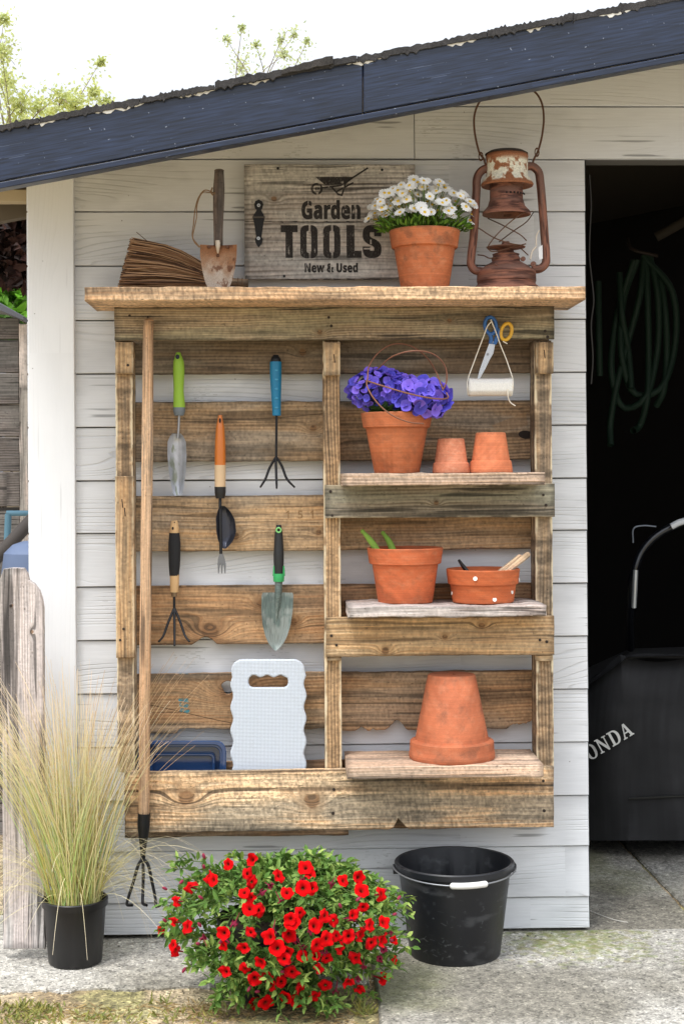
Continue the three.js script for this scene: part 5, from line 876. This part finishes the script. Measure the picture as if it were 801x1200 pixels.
{
  // red calibrachoa spilling over its pot
  const z = 0.46, p0 = onGround(318, 1150), T = thing('petunia_pot', 'sprawling pot of bright red petunias on the ground under the pallet', 'potted plant', new V3(p0.x, -0.003, z)), r = rng(99);
  const H = 0.19, pot = shade(new THREE.Mesh(potGeo(H, 0.135, 0.1, 0.03, 0.005, 0.005), phys(srgb(26, 26, 28), 0.45, {}))); pot.name = 'pot'; T.add(pot);
  const sl = shade(new THREE.Mesh(new THREE.CylinderGeometry(0.126, 0.12, 0.02, 24), soilMat)); sl.name = 'soil'; sl.position.y = H - 0.02; T.add(sl);
  const B = T.position, root = new V3(0, H, 0), c0 = at(331, 1090, z), s = mpp(z), leaves = [], stems = [];
  const shellR = (u, v) => 0.66 + 0.62 * fbm(u * 3.4 + 4, v * 3.4, 3);
  const green = (k) => srgb(88 + 92 * k, 126 + 72 * k, 50 + 56 * k);
  const sprig = (end, droop, n) => {
    const mid = root.clone().lerp(end, 0.55); mid.y = Math.max(mid.y, end.y) * 0.55 + 0.14 * (1 - droop) + end.y * 0.25 + 0.02; const c = new THREE.QuadraticBezierCurve3(root, mid, end);
    stems.push(new THREE.TubeGeometry(c, 9, 0.0012, 4));
    for (let i = 0; i < n; i++) {
      const t = 0.3 + 0.7 * Math.sqrt((i + r()) / n), p = c.getPoint(t), d = c.getTangent(t), k = r(), side = rand3(r).normalize();
      leaves.push([p, d.multiplyScalar(0.6).add(side.multiplyScalar(0.95)).add(new V3(0, 0.35, 0.1)), 0.019 + 0.014 * r(), 0.0085 + 0.004 * r(), green(k * k * (0.4 + 0.6 * t)), (r() - 0.5) * 2]);
    }
  };
  for (let i = 0; i < 380; i++) {
    const a = r() * 6.283, y = r() * 1.75 - 0.75, q = Math.sqrt(Math.max(0.05, 1 - Math.min(1, y * y))), kx = Math.cos(a) * q, kz = Math.sin(a) * q, R0 = shellR(kx + 2, y + kz);
    if (kx < -0.35 && r() > 0.62) continue;
    const wid = kx < 0 ? lerp(142, 66, clamp(-y * 1.25 + 0.1, 0, 1)) : lerp(138, 112, clamp(-y, 0, 1)), e = new V3(c0.x - B.x + kx * wid * s * R0, c0.y - B.y + y * (y > 0 ? 0.145 : 0.2) * R0, kz * (kz > 0 ? 0.25 : 0.2) * R0);
          // the left side stays thin low down
    if (e.y < 0.01) e.y = 0.01 + r() * 0.02;
    sprig(e, y < 0 ? 1 : 0, 19);
  }
  for (const [x, y] of [[205, 1010], [200, 1020], [213, 1035], [196, 1062], [193, 1085], [212, 1098], [225, 1128], [218, 1138], [240, 1125], [236, 1022], [195, 1100], [465, 1052], [458, 1078], [462, 1118], [452, 1140], [440, 1060], [300, 1010], [375, 1004], [410, 1012], [432, 1025], [270, 1005]]) { const e = at(x, y, z + 0.02).sub(B); e.y = Math.max(e.y, 0.012); sprig(e, 0.5, 24); }
  for (let i = 0; i < 46; i++) { const e = new V3(-0.15 + 0.3 * r(), 0.012 + 0.13 * r(), 0.14 + 0.06 * r()); sprig(e, 1, 18); }
  const lm = shade(new THREE.Mesh(leafMass(leaves), leafVC)); lm.name = 'foliage'; lm.userData.kind = 'stuff'; T.add(lm);
  const sm = shade(new THREE.Mesh(join(stems), std(srgb(88, 112, 52), 0.7))); sm.name = 'stems'; sm.userData.kind = 'stuff'; T.add(sm);
  // trumpet blooms with five soft lobes
  const bloom = (k) => {
    const N = 30, rings = [[0.0016, -0.02], [0.0022, -0.012], [0.003, -0.004], [0.0048, 0.0], [0.0105, 0.0022], [0.0142, 0.0026], [0.0168, 0.0016]], pos = [], idx = [], col = [];
    rings.forEach(([rad, y], i) => { for (let j = 0; j < N; j++) { const a = j / N * 6.283, lob = i > 3 ? 1 - 0.13 * (i - 3) / 3 * (0.5 - 0.5 * Math.cos(5 * a)) ** 3 : 1, wv = i > 4 ? 0.0016 * Math.sin(5 * a + k) + 0.001 * Math.sin(3 * a + 2 * k) : 0, bx = Math.cos(a + k) * rad, bend = [0, -22, 14, -34, 26, -10, 34, -48][k]; pos.push(Math.cos(a) * rad * lob, y + wv * (1 + 0.3 * k) + bend * bx * bx, Math.sin(a) * rad * lob * (1 - 0.035 * k)); const c = i < 2 ? srgb(130, 40, 50) : i < 3 ? srgb(150, 40, 24) : i < 4 ? srgb(160, 3, 8) : i < 5 ? srgb(200, 5, 10) : srgb(214 - 6 * k, 5 + 2 * k, 12 + 2 * k); col.push(c.r, c.g, c.b); } });
    for (let i = 0; i < rings.length - 1; i++) for (let j = 0; j < N; j++) { const a = i * N + j, b = i * N + (j + 1) % N; idx.push(a, a + N, b, b, a + N, b + N); }
    const g = new THREE.BufferGeometry(); g.setAttribute('position', new THREE.Float32BufferAttribute(pos, 3)); g.setAttribute('color', new THREE.Float32BufferAttribute(col, 3)); g.setIndex(idx); g.computeVertexNormals(); return g;
  };
  const kinds = [0, 1, 2, 3, 4, 5, 6, 7].map(bloom), wilt = std(srgb(124, 14, 50), 0.9, { side: THREE.DoubleSide }), petal = new THREE.MeshPhysicalMaterial({ vertexColors: true, roughness: 0.95, specularIntensity: 0.2, side: THREE.DoubleSide });
  const spots = [[250, 85], [325, 72], [207, 133], [192, 122], [135, 153], [323, 138], [310, 112], [405, 120], [485, 95], [500, 118], [430, 170], [478, 157], [505, 158], [600, 135], [95, 198], [92, 260], [127, 275], [300, 170], [318, 218], [343, 225], [320, 185], [440, 250], [470, 232], [628, 240], [660, 215], [238, 293], [236, 330], [300, 338], [378, 305], [320, 290], [435, 297], [400, 338], [512, 272], [550, 310], [570, 255], [545, 240], [615, 303], [652, 298], [520, 330], [477, 363], [515, 363], [640, 370], [590, 338], [302, 402], [332, 430], [350, 380], [447, 410], [430, 350], [420, 370], [370, 425], [412, 440], [380, 450], [550, 370], [525, 400], [425, 487], [460, 495], [513, 485], [495, 547], [365, 505], [330, 517], [85, 330], [92, 345], [45, 285], [755, 375], [715, 430], [715, 310], [755, 315], [720, 262], [685, 320], [245, 410], [615, 440], [545, 450], [645, 460], [680, 270], [580, 300], [470, 465], [655, 165], [645, 125], [715, 175], [445, 260]];
  for (const [zx, zy] of spots) {
    const px = 170 + zx / 2.584, py = 980 + zy / 2.584, kx = (px - 331) / 148, ky = (py - 1090) / 108, d = Math.max(0, 1 - kx * kx - ky * ky), zz = z + 0.02 + 0.235 * Math.sqrt(d) + (r() - 0.5) * 0.03, p = at(px, py, zz); if (p.y < 0.012) p.y = 0.012;
    const m = shade(new THREE.Mesh(kinds[Math.floor(r() * 8)], petal)); m.name = 'petunia_flower'; m.position.copy(p).sub(B); face(m, new V3(kx * 1.0 + (r() - 0.5) * 1.1, 0.3 - ky * 0.5 + (r() - 0.5) * 0.9, 0.85), r() * 6); m.scale.setScalar(0.86 + r() * 0.36 - (Math.abs(kx) > 0.85 ? 0.2 : 0)); T.add(m);
  }
  for (let i = 0; i < 26; i++) { const a = r() * 6.28, q = Math.sqrt(r()), kx = 0.1 + Math.cos(a) * q * 0.8, ky = 0.15 + Math.sin(a) * q * 0.72, m = shade(new THREE.Mesh(kinds[Math.floor(r() * 8)], wilt)); m.name = 'wilted_flower'; m.position.copy(at(331 + kx * 148, 1090 + ky * 108, z + 0.235 * Math.sqrt(Math.max(0, 1 - kx * kx - ky * ky)))).sub(B); if (m.position.y < 0.012) m.position.y = 0.012; face(m, rand3(r).add(new V3(0, -0.4, 0.6)), r() * 6); m.scale.set(0.5, 1.2, 0.62); T.add(m); }
  const budG = new THREE.SphereGeometry(0.005, 8, 6); budG.scale(0.8, 1.6, 0.8); const budM = std(srgb(138, 28, 62), 0.7);
  for (const [zx, zy] of [[178, 60], [178, 92], [110, 138], [168, 185], [60, 255], [165, 268], [118, 405], [315, 462], [340, 470], [540, 520], [580, 517], [430, 378], [645, 190], [725, 165], [768, 186], [755, 236], [745, 315], [590, 210], [160, 325], [60, 158], [415, 410], [230, 318]]) { const m = shade(new THREE.Mesh(budG, budM)); m.name = 'flower_bud'; const px = 170 + zx / 2.584, py = 980 + zy / 2.584, kx = (px - 331) / 150, ky = (py - 1090) / 108; m.position.copy(at(px, py, z + 0.04 + 0.22 * Math.sqrt(Math.max(0, 1 - kx * kx - ky * ky)))).sub(B); if (m.position.y < 0.008) m.position.y = 0.008; m.rotation.set(r(), r(), r() * 3); T.add(m); }
}
{
  // sparse grass, weeds and litter on the soil
  const r = rng(17), leaves = [];
  const patch = (cx, cy, sx, sy, n, L, kind) => { for (let i = 0; i < n; i++) { const px = cx + (r() + r() - 1) * sx, py = cy + (r() + r() - 1) * sy, g = onGround(px, py, -0.013); if (g.z < 0.5) continue; const k = r(), c = kind ? srgb(150 + 40 * k, 128 + 36 * k, 92 + 20 * k) : srgb(112 + 60 * k, 122 + 40 * k, 62 + 24 * k); leaves.push([g, kind ? new V3(r() * 2 - 1, 0.12 * r(), r() * 2 - 1) : new V3(r() * 2 - 1, 0.25 + r() * 0.7, r() * 2 - 1), L * (0.5 + r()), kind ? 0.003 : 0.0045, c, r() * 3]); } };
  patch(30, 1180, 50, 22, 300, 0.022); patch(20, 1195, 60, 14, 120, 0.02); patch(180, 1172, 30, 8, 120, 0.03); patch(110, 1195, 70, 12, 90, 0.018); patch(200, 1195, 60, 14, 60, 0.016); patch(428, 1185, 12, 14, 46, 0.034); patch(-120, 1200, 90, 30, 300, 0.025); patch(110, 1330, 300, 110, 500, 0.02); patch(240, 1188, 70, 12, 50, 0.015);
  const t = shade(new THREE.Mesh(leafMass(leaves), leafVC)); t.name = 'sparse_grass'; scene.add(tag(t, 'sparse short green weeds growing in the bare soil', 'grass', null, 'stuff'));
  leaves.length = 0; patch(185, 1170, 50, 10, 160, 0.03, 1); patch(260, 1185, 120, 16, 420, 0.026, 1); patch(80, 1190, 90, 16, 300, 0.024, 1); patch(380, 1190, 50, 12, 160, 0.02, 1); patch(200, 1300, 300, 90, 700, 0.03, 1);
  const l = shade(new THREE.Mesh(leafMass(leaves), leafVC)); l.name = 'dry_litter'; scene.add(tag(l, 'dry straw and leaf litter scattered over the bare soil', 'litter', null, 'stuff'));
  const grit = [], gb = new THREE.IcosahedronGeometry(1, 0);
  for (let i = 0; i < 620; i++) { const px = r() * 860 - 40, py = i < 260 ? 1092 + r() * r() * 30 : 1092 + r() * 120, p = onGround(px, py, 0.0008); if (px < 441 && py > 1150) continue; if (p.z < 0.02) continue; const g = gb.clone(), q = 0.0008 + 0.0022 * r() * r(); g.scale(q * (0.7 + r()), q * 0.7, q * (0.7 + r())); g.rotateY(r() * 6); g.translate(p.x, p.y, p.z); const k = 0.4 + 0.6 * r(); grit.push(tint(g.index ? g.toNonIndexed() : g, () => srgb(190 * k, 182 * k, 166 * k))); }
  const gt = shade(new THREE.Mesh(join(grit), new THREE.MeshStandardMaterial({ vertexColors: true, roughness: 0.95 }))); gt.name = 'grit'; scene.add(tag(gt, 'fine grit and crumbs scattered over the concrete in front of the shed', 'grit', null, 'stuff'));
  const st = [[690, 1067], [705, 1073], [720, 1078], [735, 1081]].map(([x, y]) => onGround(x, y, 0.002)), T = thing('string', 'thin white string lying on the concrete near the doorway corner', 'string', st[0]);
  part(T, 'strand', tube(st, 0.0013, 24, 5), std(srgb(220, 216, 206), 0.9));
}
{
  // weathered picket at the left edge
  const z = 0.175, T = thing('fence_picket', 'weathered grey fence picket standing in front of the white corner board', 'picket', onGround(28, 1112));
  const q = (x, y) => { const p = at(x, y, z); return [p.x, p.y]; };
  const pts = [[4, 1112], [3, 900], [0, 720], [-3, 697], [0, 679], [4, 667], [14, 665.5], [28, 666], [32, 672], [34, 680], [40, 684], [46, 692], [49, 701], [51, 712], [52, 900], [53, 1112]].map(([x, y]) => q(x, y)), X0 = q(0, 900)[0], Y0 = q(0, 1112)[1], L = q(0, 665)[1] - Y0, W = q(52, 900)[0] - X0;
  const g = slab(pts.reverse(), z - 0.025, z, 0.002); boxUV(g, X0, Y0, L, W, true);
  part(T, 'board', g, woodMat({ L, W, seed: 81, tone: 1.08, light: [206, 198, 190], dark: [150, 140, 130], grey: [192, 188, 184], weather: 0.8, saw: 0, crack: 0.55, lines: 150, knots: [[L * 0.83, W * 0.74, 0.006], [L * 0.9, W * 0.3, 0.004]], bump: 0.004 }));
  part(T, 'nail', nailGeo(at(13, 710, z), 0.004), rusty);
}

// ------------------------------------------------------------------ behind the shed, on the left
{
  const z = -1.3, m = woodMat({ L: 1.6, W: 0.2, seed: 84, tone: 1.1, light: [142, 136, 128], dark: [84, 78, 72], grey: [130, 128, 124], weather: 0.6, saw: 0, crack: 0.7, ppm: 500 }), pm = woodMat({ L: 1.6, W: 0.09, seed: 85, tone: 1.3, light: [190, 180, 166], dark: [140, 128, 114], weather: 0.6, saw: 0, crack: 0.6, ppm: 500 });
  const T = thing('wooden_fence', 'dark weathered horizontal board fence beside the shed', 'fence', new V3(at(0, 600, z).x, -0.03, z));
  const ms = [1, 0.72, 0.88].map((k) => { const q = m.clone(); q.color.setRGB(k, k * 0.98, k * 0.96); return q; });
  const ys = [372, 398, 437, 474, 512, 553, 594, 640, 690, 740, 800, 860, 930, 1000].map((y) => at(10, y, z).y), x1 = at(24, 600, z).x;
  for (let i = 0; i < ys.length - 1; i++) { const g = slab(roughRect(x1 - 1.6, ys[i + 1] + 0.001, x1, ys[i] - 0.001, 0.0015, i + 5, 0.04), z - 0.02, z + 0.004 * (i % 3), 0.003); boxUV(g, x1 - 1.6 - hash(i, 2) * 0.4, ys[i + 1], 1.6, 0.2); part(T, 'fence_board', g, ms[i % 3]); }
  const pg = slab(roughRect(x1 + 0.002, -0.03, at(35, 600, z).x, at(28, 380, z).y, 0.002, 4, 0.05), z - 0.06, z + 0.02, 0.004); boxUV(pg, x1, 0, 1.6, 0.09, true); part(T, 'post', pg, pm);
  const c0 = at(-2, 356, z + 0.05), c1 = at(29, 373, z + 0.05), cap = slab([[c0.x - 0.25, c0.y - 0.008], [c0.x, c0.y - 0.022], [c1.x, c1.y - 0.01], [c1.x, c1.y + 0.006], [c0.x, c0.y + 0.008], [c0.x - 0.25, c0.y + 0.01]], z - 0.12, z + 0.06, 0.002); part(T, 'cap', cap, std(srgb(104, 106, 114), 0.7));
  const zz = -0.75, P = thing('pole', 'thick dark pole leaning diagonally against the fence beside the shed', 'pole', at(0, 650, zz)); part(P, 'shaft', tube([at(-60, 710, zz), at(-10, 660, zz), at(34, 613, zz - 0.05), at(80, 560, zz - 0.1)], 0.022, 30, 14), std(srgb(72, 66, 62), 0.8));
  const bf = std(srgb(98, 140, 160), 0.6), Fm = thing('metal_frame', 'faded light blue metal frame standing behind the dark pole', 'frame', at(20, 620, -1.0)); part(Fm, 'top_bar', tube([at(8, 601.5, -1.0), at(34, 601.5, -1.0), at(90, 602, -1)], 0.0095, 12, 12), bf); part(Fm, 'leg', tube([at(10, 602, -1.0), at(8, 660, -1), at(6, 900, -1)], 0.0115, 12, 12), bf); part(Fm, 'leg', tube([at(86, 602, -1.0), at(86, 660, -1), at(88, 900, -1)], 0.0115, 12, 12), bf);
  const tz = -0.45, B = thing('plastic_tub', 'grey blue round plastic tub behind the picket', 'tub', new V3(at(42, 700, tz).x, -0.03, tz)), Y = (y) => at(42, y, tz).y + 0.03, sR = mpp(tz);
  const tg = lathe([[0, 0], [30 * sR, 0], [37 * sR, Y(690)], [39 * sR, Y(672)], [36 * sR, Y(648)], [26 * sR, Y(638)], [14 * sR, Y(634)], [0, Y(633)]], 40); const tm = shade(new THREE.Mesh(tg, std(srgb(98, 114, 144), 0.5))); tm.name = 'body'; B.add(tm);
}
// trees and shrubs
function tree(name, label, cat, base, trunkTop, limbs, clumps, leaf, color, seed, density = 60) {
  const r = rng(seed), T = thing(name, label, cat, base), bark = std(srgb(134, 122, 104), 0.95);
  part(T, 'trunk', taper([base.clone(), base.clone().lerp(trunkTop, 0.5).add(new V3(0.05, 0, 0)), trunkTop], [0.12, 0.09, 0.05], 16, 10), bark);
  const br = [], leaves = [];
  for (const l of limbs) br.push(taper([trunkTop, trunkTop.clone().lerp(l, 0.5).add(rand3(r).multiplyScalar(0.12)), l], [0.012, 0.005, 0.0018], 10, 6));
  for (const [c, rad] of clumps) {
    for (let k = 0; k < 6; k++) { const e = c.clone().addScaledVector(rand3(r), rad); br.push(tube([c.clone().add(new V3(0, -rad * 0.8, 0)), c.clone().lerp(e, 0.5), e], 0.002, 6, 4)); }
    for (let i = 0; i < density; i++) { const d = rand3(r); if (d.length() > 1) continue; const p = c.clone().addScaledVector(d, rad * (0.5 + 2.1 * r() * r())), k = r(); leaves.push([p, rand3(r).add(new V3(0, -0.3, 0)), leaf * (0.7 + 0.6 * r()), leaf * 0.55, srgb(color[0] + 40 * (k - 0.5), color[1] + 36 * (k - 0.5), color[2] + 20 * (k - 0.5)), r() * 3]); }
  }
  for (const l of limbs) for (let i = 0; i < density * 0.5; i++) { const t = 0.5 + 0.55 * r(), p = trunkTop.clone().lerp(l, t).addScaledVector(rand3(r), 0.02 + 0.1 * r()), k = r(); leaves.push([p, rand3(r).add(new V3(0, -0.3, 0)), leaf * (0.7 + 0.7 * r()), leaf * 0.55, srgb(color[0] + 40 * (k - 0.5), color[1] + 36 * (k - 0.5), color[2] + 20 * (k - 0.5)), r() * 3]); }
  part(T, 'branches', join(br), bark);
  part(T, 'crown', leafMass(leaves), new THREE.MeshPhysicalMaterial({ vertexColors: true, roughness: 0.7, side: THREE.DoubleSide, transmission: 0.55, thickness: 0 }), { kind: 'stuff' });
  return T;
}
{
  const z = -7, r = rng(40), cl = [[-20, 50, 22], [2, 60, 16], [8, 95, 10], [25, 118, 18], [45, 122, 14], [70, 112, 14], [88, 120, 12], [110, 108, 6], [60, 135, 16], [-30, 120, 40], [125, 120, 7], [20, 140, 20], [5, 22, 6], [118, 72, 3]].map(([x, y, q]) => [at(x, y, z + (r() - 0.5)), q * mpp(z)]);
  const b = at(10, 600, z); b.y = -0.035; tree('garden_tree', 'pale green leafy tree showing above the roof at far left', 'tree', b, at(15, 200, z), cl.map((c) => c[0]), cl, 0.034, [204, 210, 140], 5, 260);
  const c2 = [[282, 78, 8], [330, 45, 7], [333, 64, 7], [345, 40, 5], [283, 32, 3], [300, 52, 3], [360, 48, 3], [265, 45, 4]].map(([x, y, q]) => [at(x, y, z - 1.5 + (r() - 0.5)), q * mpp(z - 1.5)]), b2 = at(305, 600, z - 1.5); b2.y = -0.035;
  tree('garden_tree', 'thin sparse branch tips rising above the middle of the roof', 'tree', b2, at(305, 160, z - 1.5), c2.map((c) => c[0]), c2, 0.03, [198, 206, 152], 6, 110);
  const zs = -2.6, r2 = rng(50);
  const shrub = (name, label, z0, area, n, leaf, color, off = 0) => {
    const [x0, x1, y0, y1] = area, base = at((x0 + x1) / 2 + off, 600, z0); base.y = -0.035; const T = thing(name, label, 'shrub', base), leaves = [], br = [];
    for (let i = 0; i < n; i++) { const p = at(lerp(x0, x1, r2()), lerp(y0, y1, r2()), z0 + (r2() - 0.5) * 0.4), k = r2(); leaves.push([p, rand3(r2).add(new V3(0, 0, 0.2)), leaf * (0.7 + 0.7 * r2()), leaf * 0.6, srgb(color[0] * (0.5 + 0.8 * k), color[1] * (0.5 + 0.8 * k), color[2] * (0.5 + 0.8 * k)), r2() * 3]); }
    for (let i = 0; i < 12; i++) br.push(tube([base.clone(), base.clone().add(new V3((r2() - 0.5) * 0.2, off ? 1.7 : 1, (r2() - 0.5) * 0.3)), at(lerp(x0, x1, r2()), lerp(y0, y1, r2()), z0)], 0.006, 14, 5));
    part(T, 'stems', join(br), std(srgb(70, 58, 46), 0.95)); part(T, 'foliage', leafMass(leaves), leafVC, { kind: 'stuff' });
  };
  shrub('shrub', 'bright green leafy shrub rising behind the board fence', zs, [-120, 80, 290, 400], 2600, 0.06, [120, 176, 52]);
  shrub('shrub', 'dark red leaved shrub in shade under the eave', -0.75, [-90, 60, 228, 328], 5200, 0.05, [66, 42, 36], -230);
}

// ------------------------------------------------------------------ inside the shed
{
  const dark = std(srgb(52, 52, 54), 0.85);
  const zf = -0.75, M = thing('lawn_mower', 'dark fabric grass bag and bent handle of a lawn mower inside the doorway', 'lawn mower', onGround(760, 1000));
  // the bag: a pleated soft box with a slanting shoulder
  const v = (x, y, z) => at(x, y, z), pos = [], put = (...q) => { for (const a of q) pos.push(a.x, a.y, a.z); }, quad = (a, b, c, d, n = 10, soft = 0) => { for (let i = 0; i < n; i++) for (let j = 0; j < n; j++) { const P = (s, t) => { const k = a.clone().lerp(b, s).lerp(d.clone().lerp(c, s), t); k.z += 0.04 * Math.sin(s * 3.14) * Math.sin(t * 3.14) + 0.016 * (fbm(k.x * 9, k.y * 9, 3) - 0.5); if (soft) { k.z -= 0.07 * t ** 5; k.y -= 0.02 * t ** 8 * Math.sin(3.14 * s) + 0.012 * Math.sin(6.28 * s) * t; k.x += 0.01 * Math.sin(5 * t); } return k; }; const s = i / n, t = j / n, e = 1 / n; put(P(s, t), P(s + e, t), P(s + e, t + e), P(s, t), P(s + e, t + e), P(s, t + e)); } };
  const A = v(735, 770, zf), Bq = v(880, 766, zf), C = v(880, 985, zf), D = v(735, 985, zf), E = v(672, 815, zf - 0.12), Fq = v(672, 985, zf - 0.12), A2 = v(738, 760, zf - 0.5), B2 = v(880, 756, zf - 0.5), E2 = v(672, 790, zf - 0.5);
  quad(D, C, Bq, A, 22, 1); quad(Fq, D, A, E, 22, 1); quad(A, Bq, B2, A2, 5); quad(E, A, A2, E2, 5); quad(C, v(880, 985, zf - 0.5), B2, Bq, 5);
  const bg = new THREE.BufferGeometry(); bg.setAttribute('position', new THREE.Float32BufferAttribute(pos, 3)); const bgm = mergeVertices(bg); bgm.computeVertexNormals();
  const bagTex = paint(512, 512, (u, v) => { const w = 0.5 + 0.25 * Math.sin(u * 900) * Math.sin(v * 900), n = fbm(u * 5, v * 9, 5), q = fbm(u * 40, v * 3, 3); return [46, 46, 48].map((x) => x * (0.75 + 0.2 * w + 0.5 * (n - 0.5) + 0.3 * (q - 0.5))); });
  { const p = bgm.attributes.position, uv = new Float32Array(p.count * 2); for (let i = 0; i < p.count; i++) { uv[i * 2] = p.getX(i) * 1.5 + p.getZ(i); uv[i * 2 + 1] = p.getY(i) * 1.5; } bgm.setAttribute('uv', new THREE.BufferAttribute(uv, 2)); }
  const bagMat = new THREE.MeshStandardMaterial({ map: bagTex, bumpMap: bagTex, bumpScale: 0.004, roughness: 0.8, side: THREE.DoubleSide });
  part(M, 'grass_bag', toCreasedNormals(bgm, 0.7), bagMat);
  part(M, 'bag_seam', tube([v(736, 936, zf + 0.008), v(800, 933, zf + 0.03), v(880, 932, zf + 0.01)], 0.004, 24, 6), std(srgb(40, 40, 36), 0.8));
  part(M, 'bag_hem', tube([v(680, 806, zf - 0.17), v(715, 784, zf - 0.11), v(738, 770, zf - 0.07), v(790, 769, zf - 0.068), v(880, 768, zf - 0.07)], 0.009, 30, 7), std(srgb(30, 30, 32), 0.8));
  const font = await new FontLoader().loadAsync('fonts/droid/droid_serif_bold.typeface.json');
  const word = 'HONDA', silver = std(srgb(226, 226, 222), 0.5), dz = zf - 0.02;
  [...word].forEach((ch, i) => { const g = new TextGeometry(ch, { font, size: 0.049, depth: 0.002, curveSegments: 4 }); g.computeBoundingBox(); g.translate(-(g.boundingBox.max.x + g.boundingBox.min.x) / 2, -0.024, 0); g.scale(0.8, 1, 1); g.rotateZ(0.5); g.rotateY(lerp(-0.75, 0.2, clamp((i * 13.4 + 7) / 63, 0, 1))); const px = 679 + i * 13.4, py = 889 - i * 8.2, u = (px - 672) / 63, p = v(px, py, lerp(zf - 0.12, zf, u) + 0.012 + 0.04 * Math.sin(3.14 * clamp(u, 0, 1))); g.translate(p.x, p.y, p.z); part(M, 'letter', g, silver); });
  const tubeM = phys(srgb(22, 25, 32), 0.3, { metalness: 0.3, clearcoat: 0.6 });
  part(M, 'handle', tube([v(738, 760, zf - 0.3), v(738, 712, zf - 0.1), v(741, 675, zf), v(752, 645, zf), v(772, 625, zf), v(800, 612, zf), v(840, 600, zf)], 0.013, 60, 12), tubeM);
  part(M, 'control_bar', tube([v(742, 712, zf + 0.02), v(743, 690, zf + 0.03), v(744, 668, zf + 0.03)], 0.009, 20, 10), std(srgb(186, 192, 196), 0.3, { metalness: 0.6 }));
  part(M, 'control_bar', tube([v(741, 636, zf), v(742, 619, zf), v(752, 616, zf), v(768, 617, zf)], 0.003, 20, 8), std(srgb(120, 128, 140), 0.4, { metalness: 0.5 }));
  part(M, 'lever', tube([v(786, 617, zf + 0.03), v(796, 612, zf + 0.035), v(830, 606, zf + 0.03)], 0.011, 16, 10), std(srgb(222, 226, 230), 0.35));
  part(M, 'deck', (() => { const g = new RoundedBoxGeometry(0.5, 0.1, 0.4, 3, 0.03), p = onGround(790, 990); g.translate(p.x + 0.1, 0.09, zf - 0.32); return g; })(), std(srgb(38, 50, 78), 0.5));
  for (const dx of [-0.16, 0.34]) part(M, 'wheel', (() => { const g = new THREE.CylinderGeometry(0.09, 0.09, 0.05, 24); g.rotateZ(Math.PI / 2); const p = onGround(790, 990); g.translate(p.x + dx, 0.09, zf - 0.3); return g; })(), std(srgb(26, 26, 27), 0.8));
  const z2 = -1.15, H = thing('garden_hose', 'coiled green garden hose hanging in the dark doorway', 'hose', v(735, 300, z2)), hm = std(srgb(8, 38, 22), 0.7);
  for (const w of [[[754, 300], [748, 350], [735, 400], [722, 450], [714, 500], [715, 522]], [[756, 300], [758, 360], [759, 420], [757, 470], [748, 500], [741, 505]], [[772, 320], [779, 370], [780, 420], [776, 460], [768, 476]], [[725, 320], [728, 370], [735, 410], [739, 455]], [[700, 330], [701, 400], [702, 440]], [[760, 298], [770, 350], [768, 420], [752, 470], [730, 478], [716, 440], [722, 370], [742, 305]], [[752, 300], [786, 340], [789, 410], [770, 458], [744, 462], [728, 420], [730, 350], [746, 304]]]) part(H, 'hose_loop', tube(w.map(([x, y], i) => v(x, y, z2 + 0.03 * (i % 2))), 0.0125, 40, 10), hm);
  part(H, 'hook', tube([v(735, 280, z2 - 0.05), v(740, 292, z2 + 0.02), v(770, 300, z2 + 0.04)], 0.006, 16, 8), rusty);
  const Pl = thing('wooden_beam', 'rough wooden beam crossing the dark ceiling inside the doorway', 'beam', v(800, 260, -1.6)); part(Pl, 'beam', rod(v(768, 278, -1.6), v(900, 205, -1.5), 0.02, 0.02, 6), std(srgb(74, 68, 60), 0.9));
}
renderer.render(scene, camera);
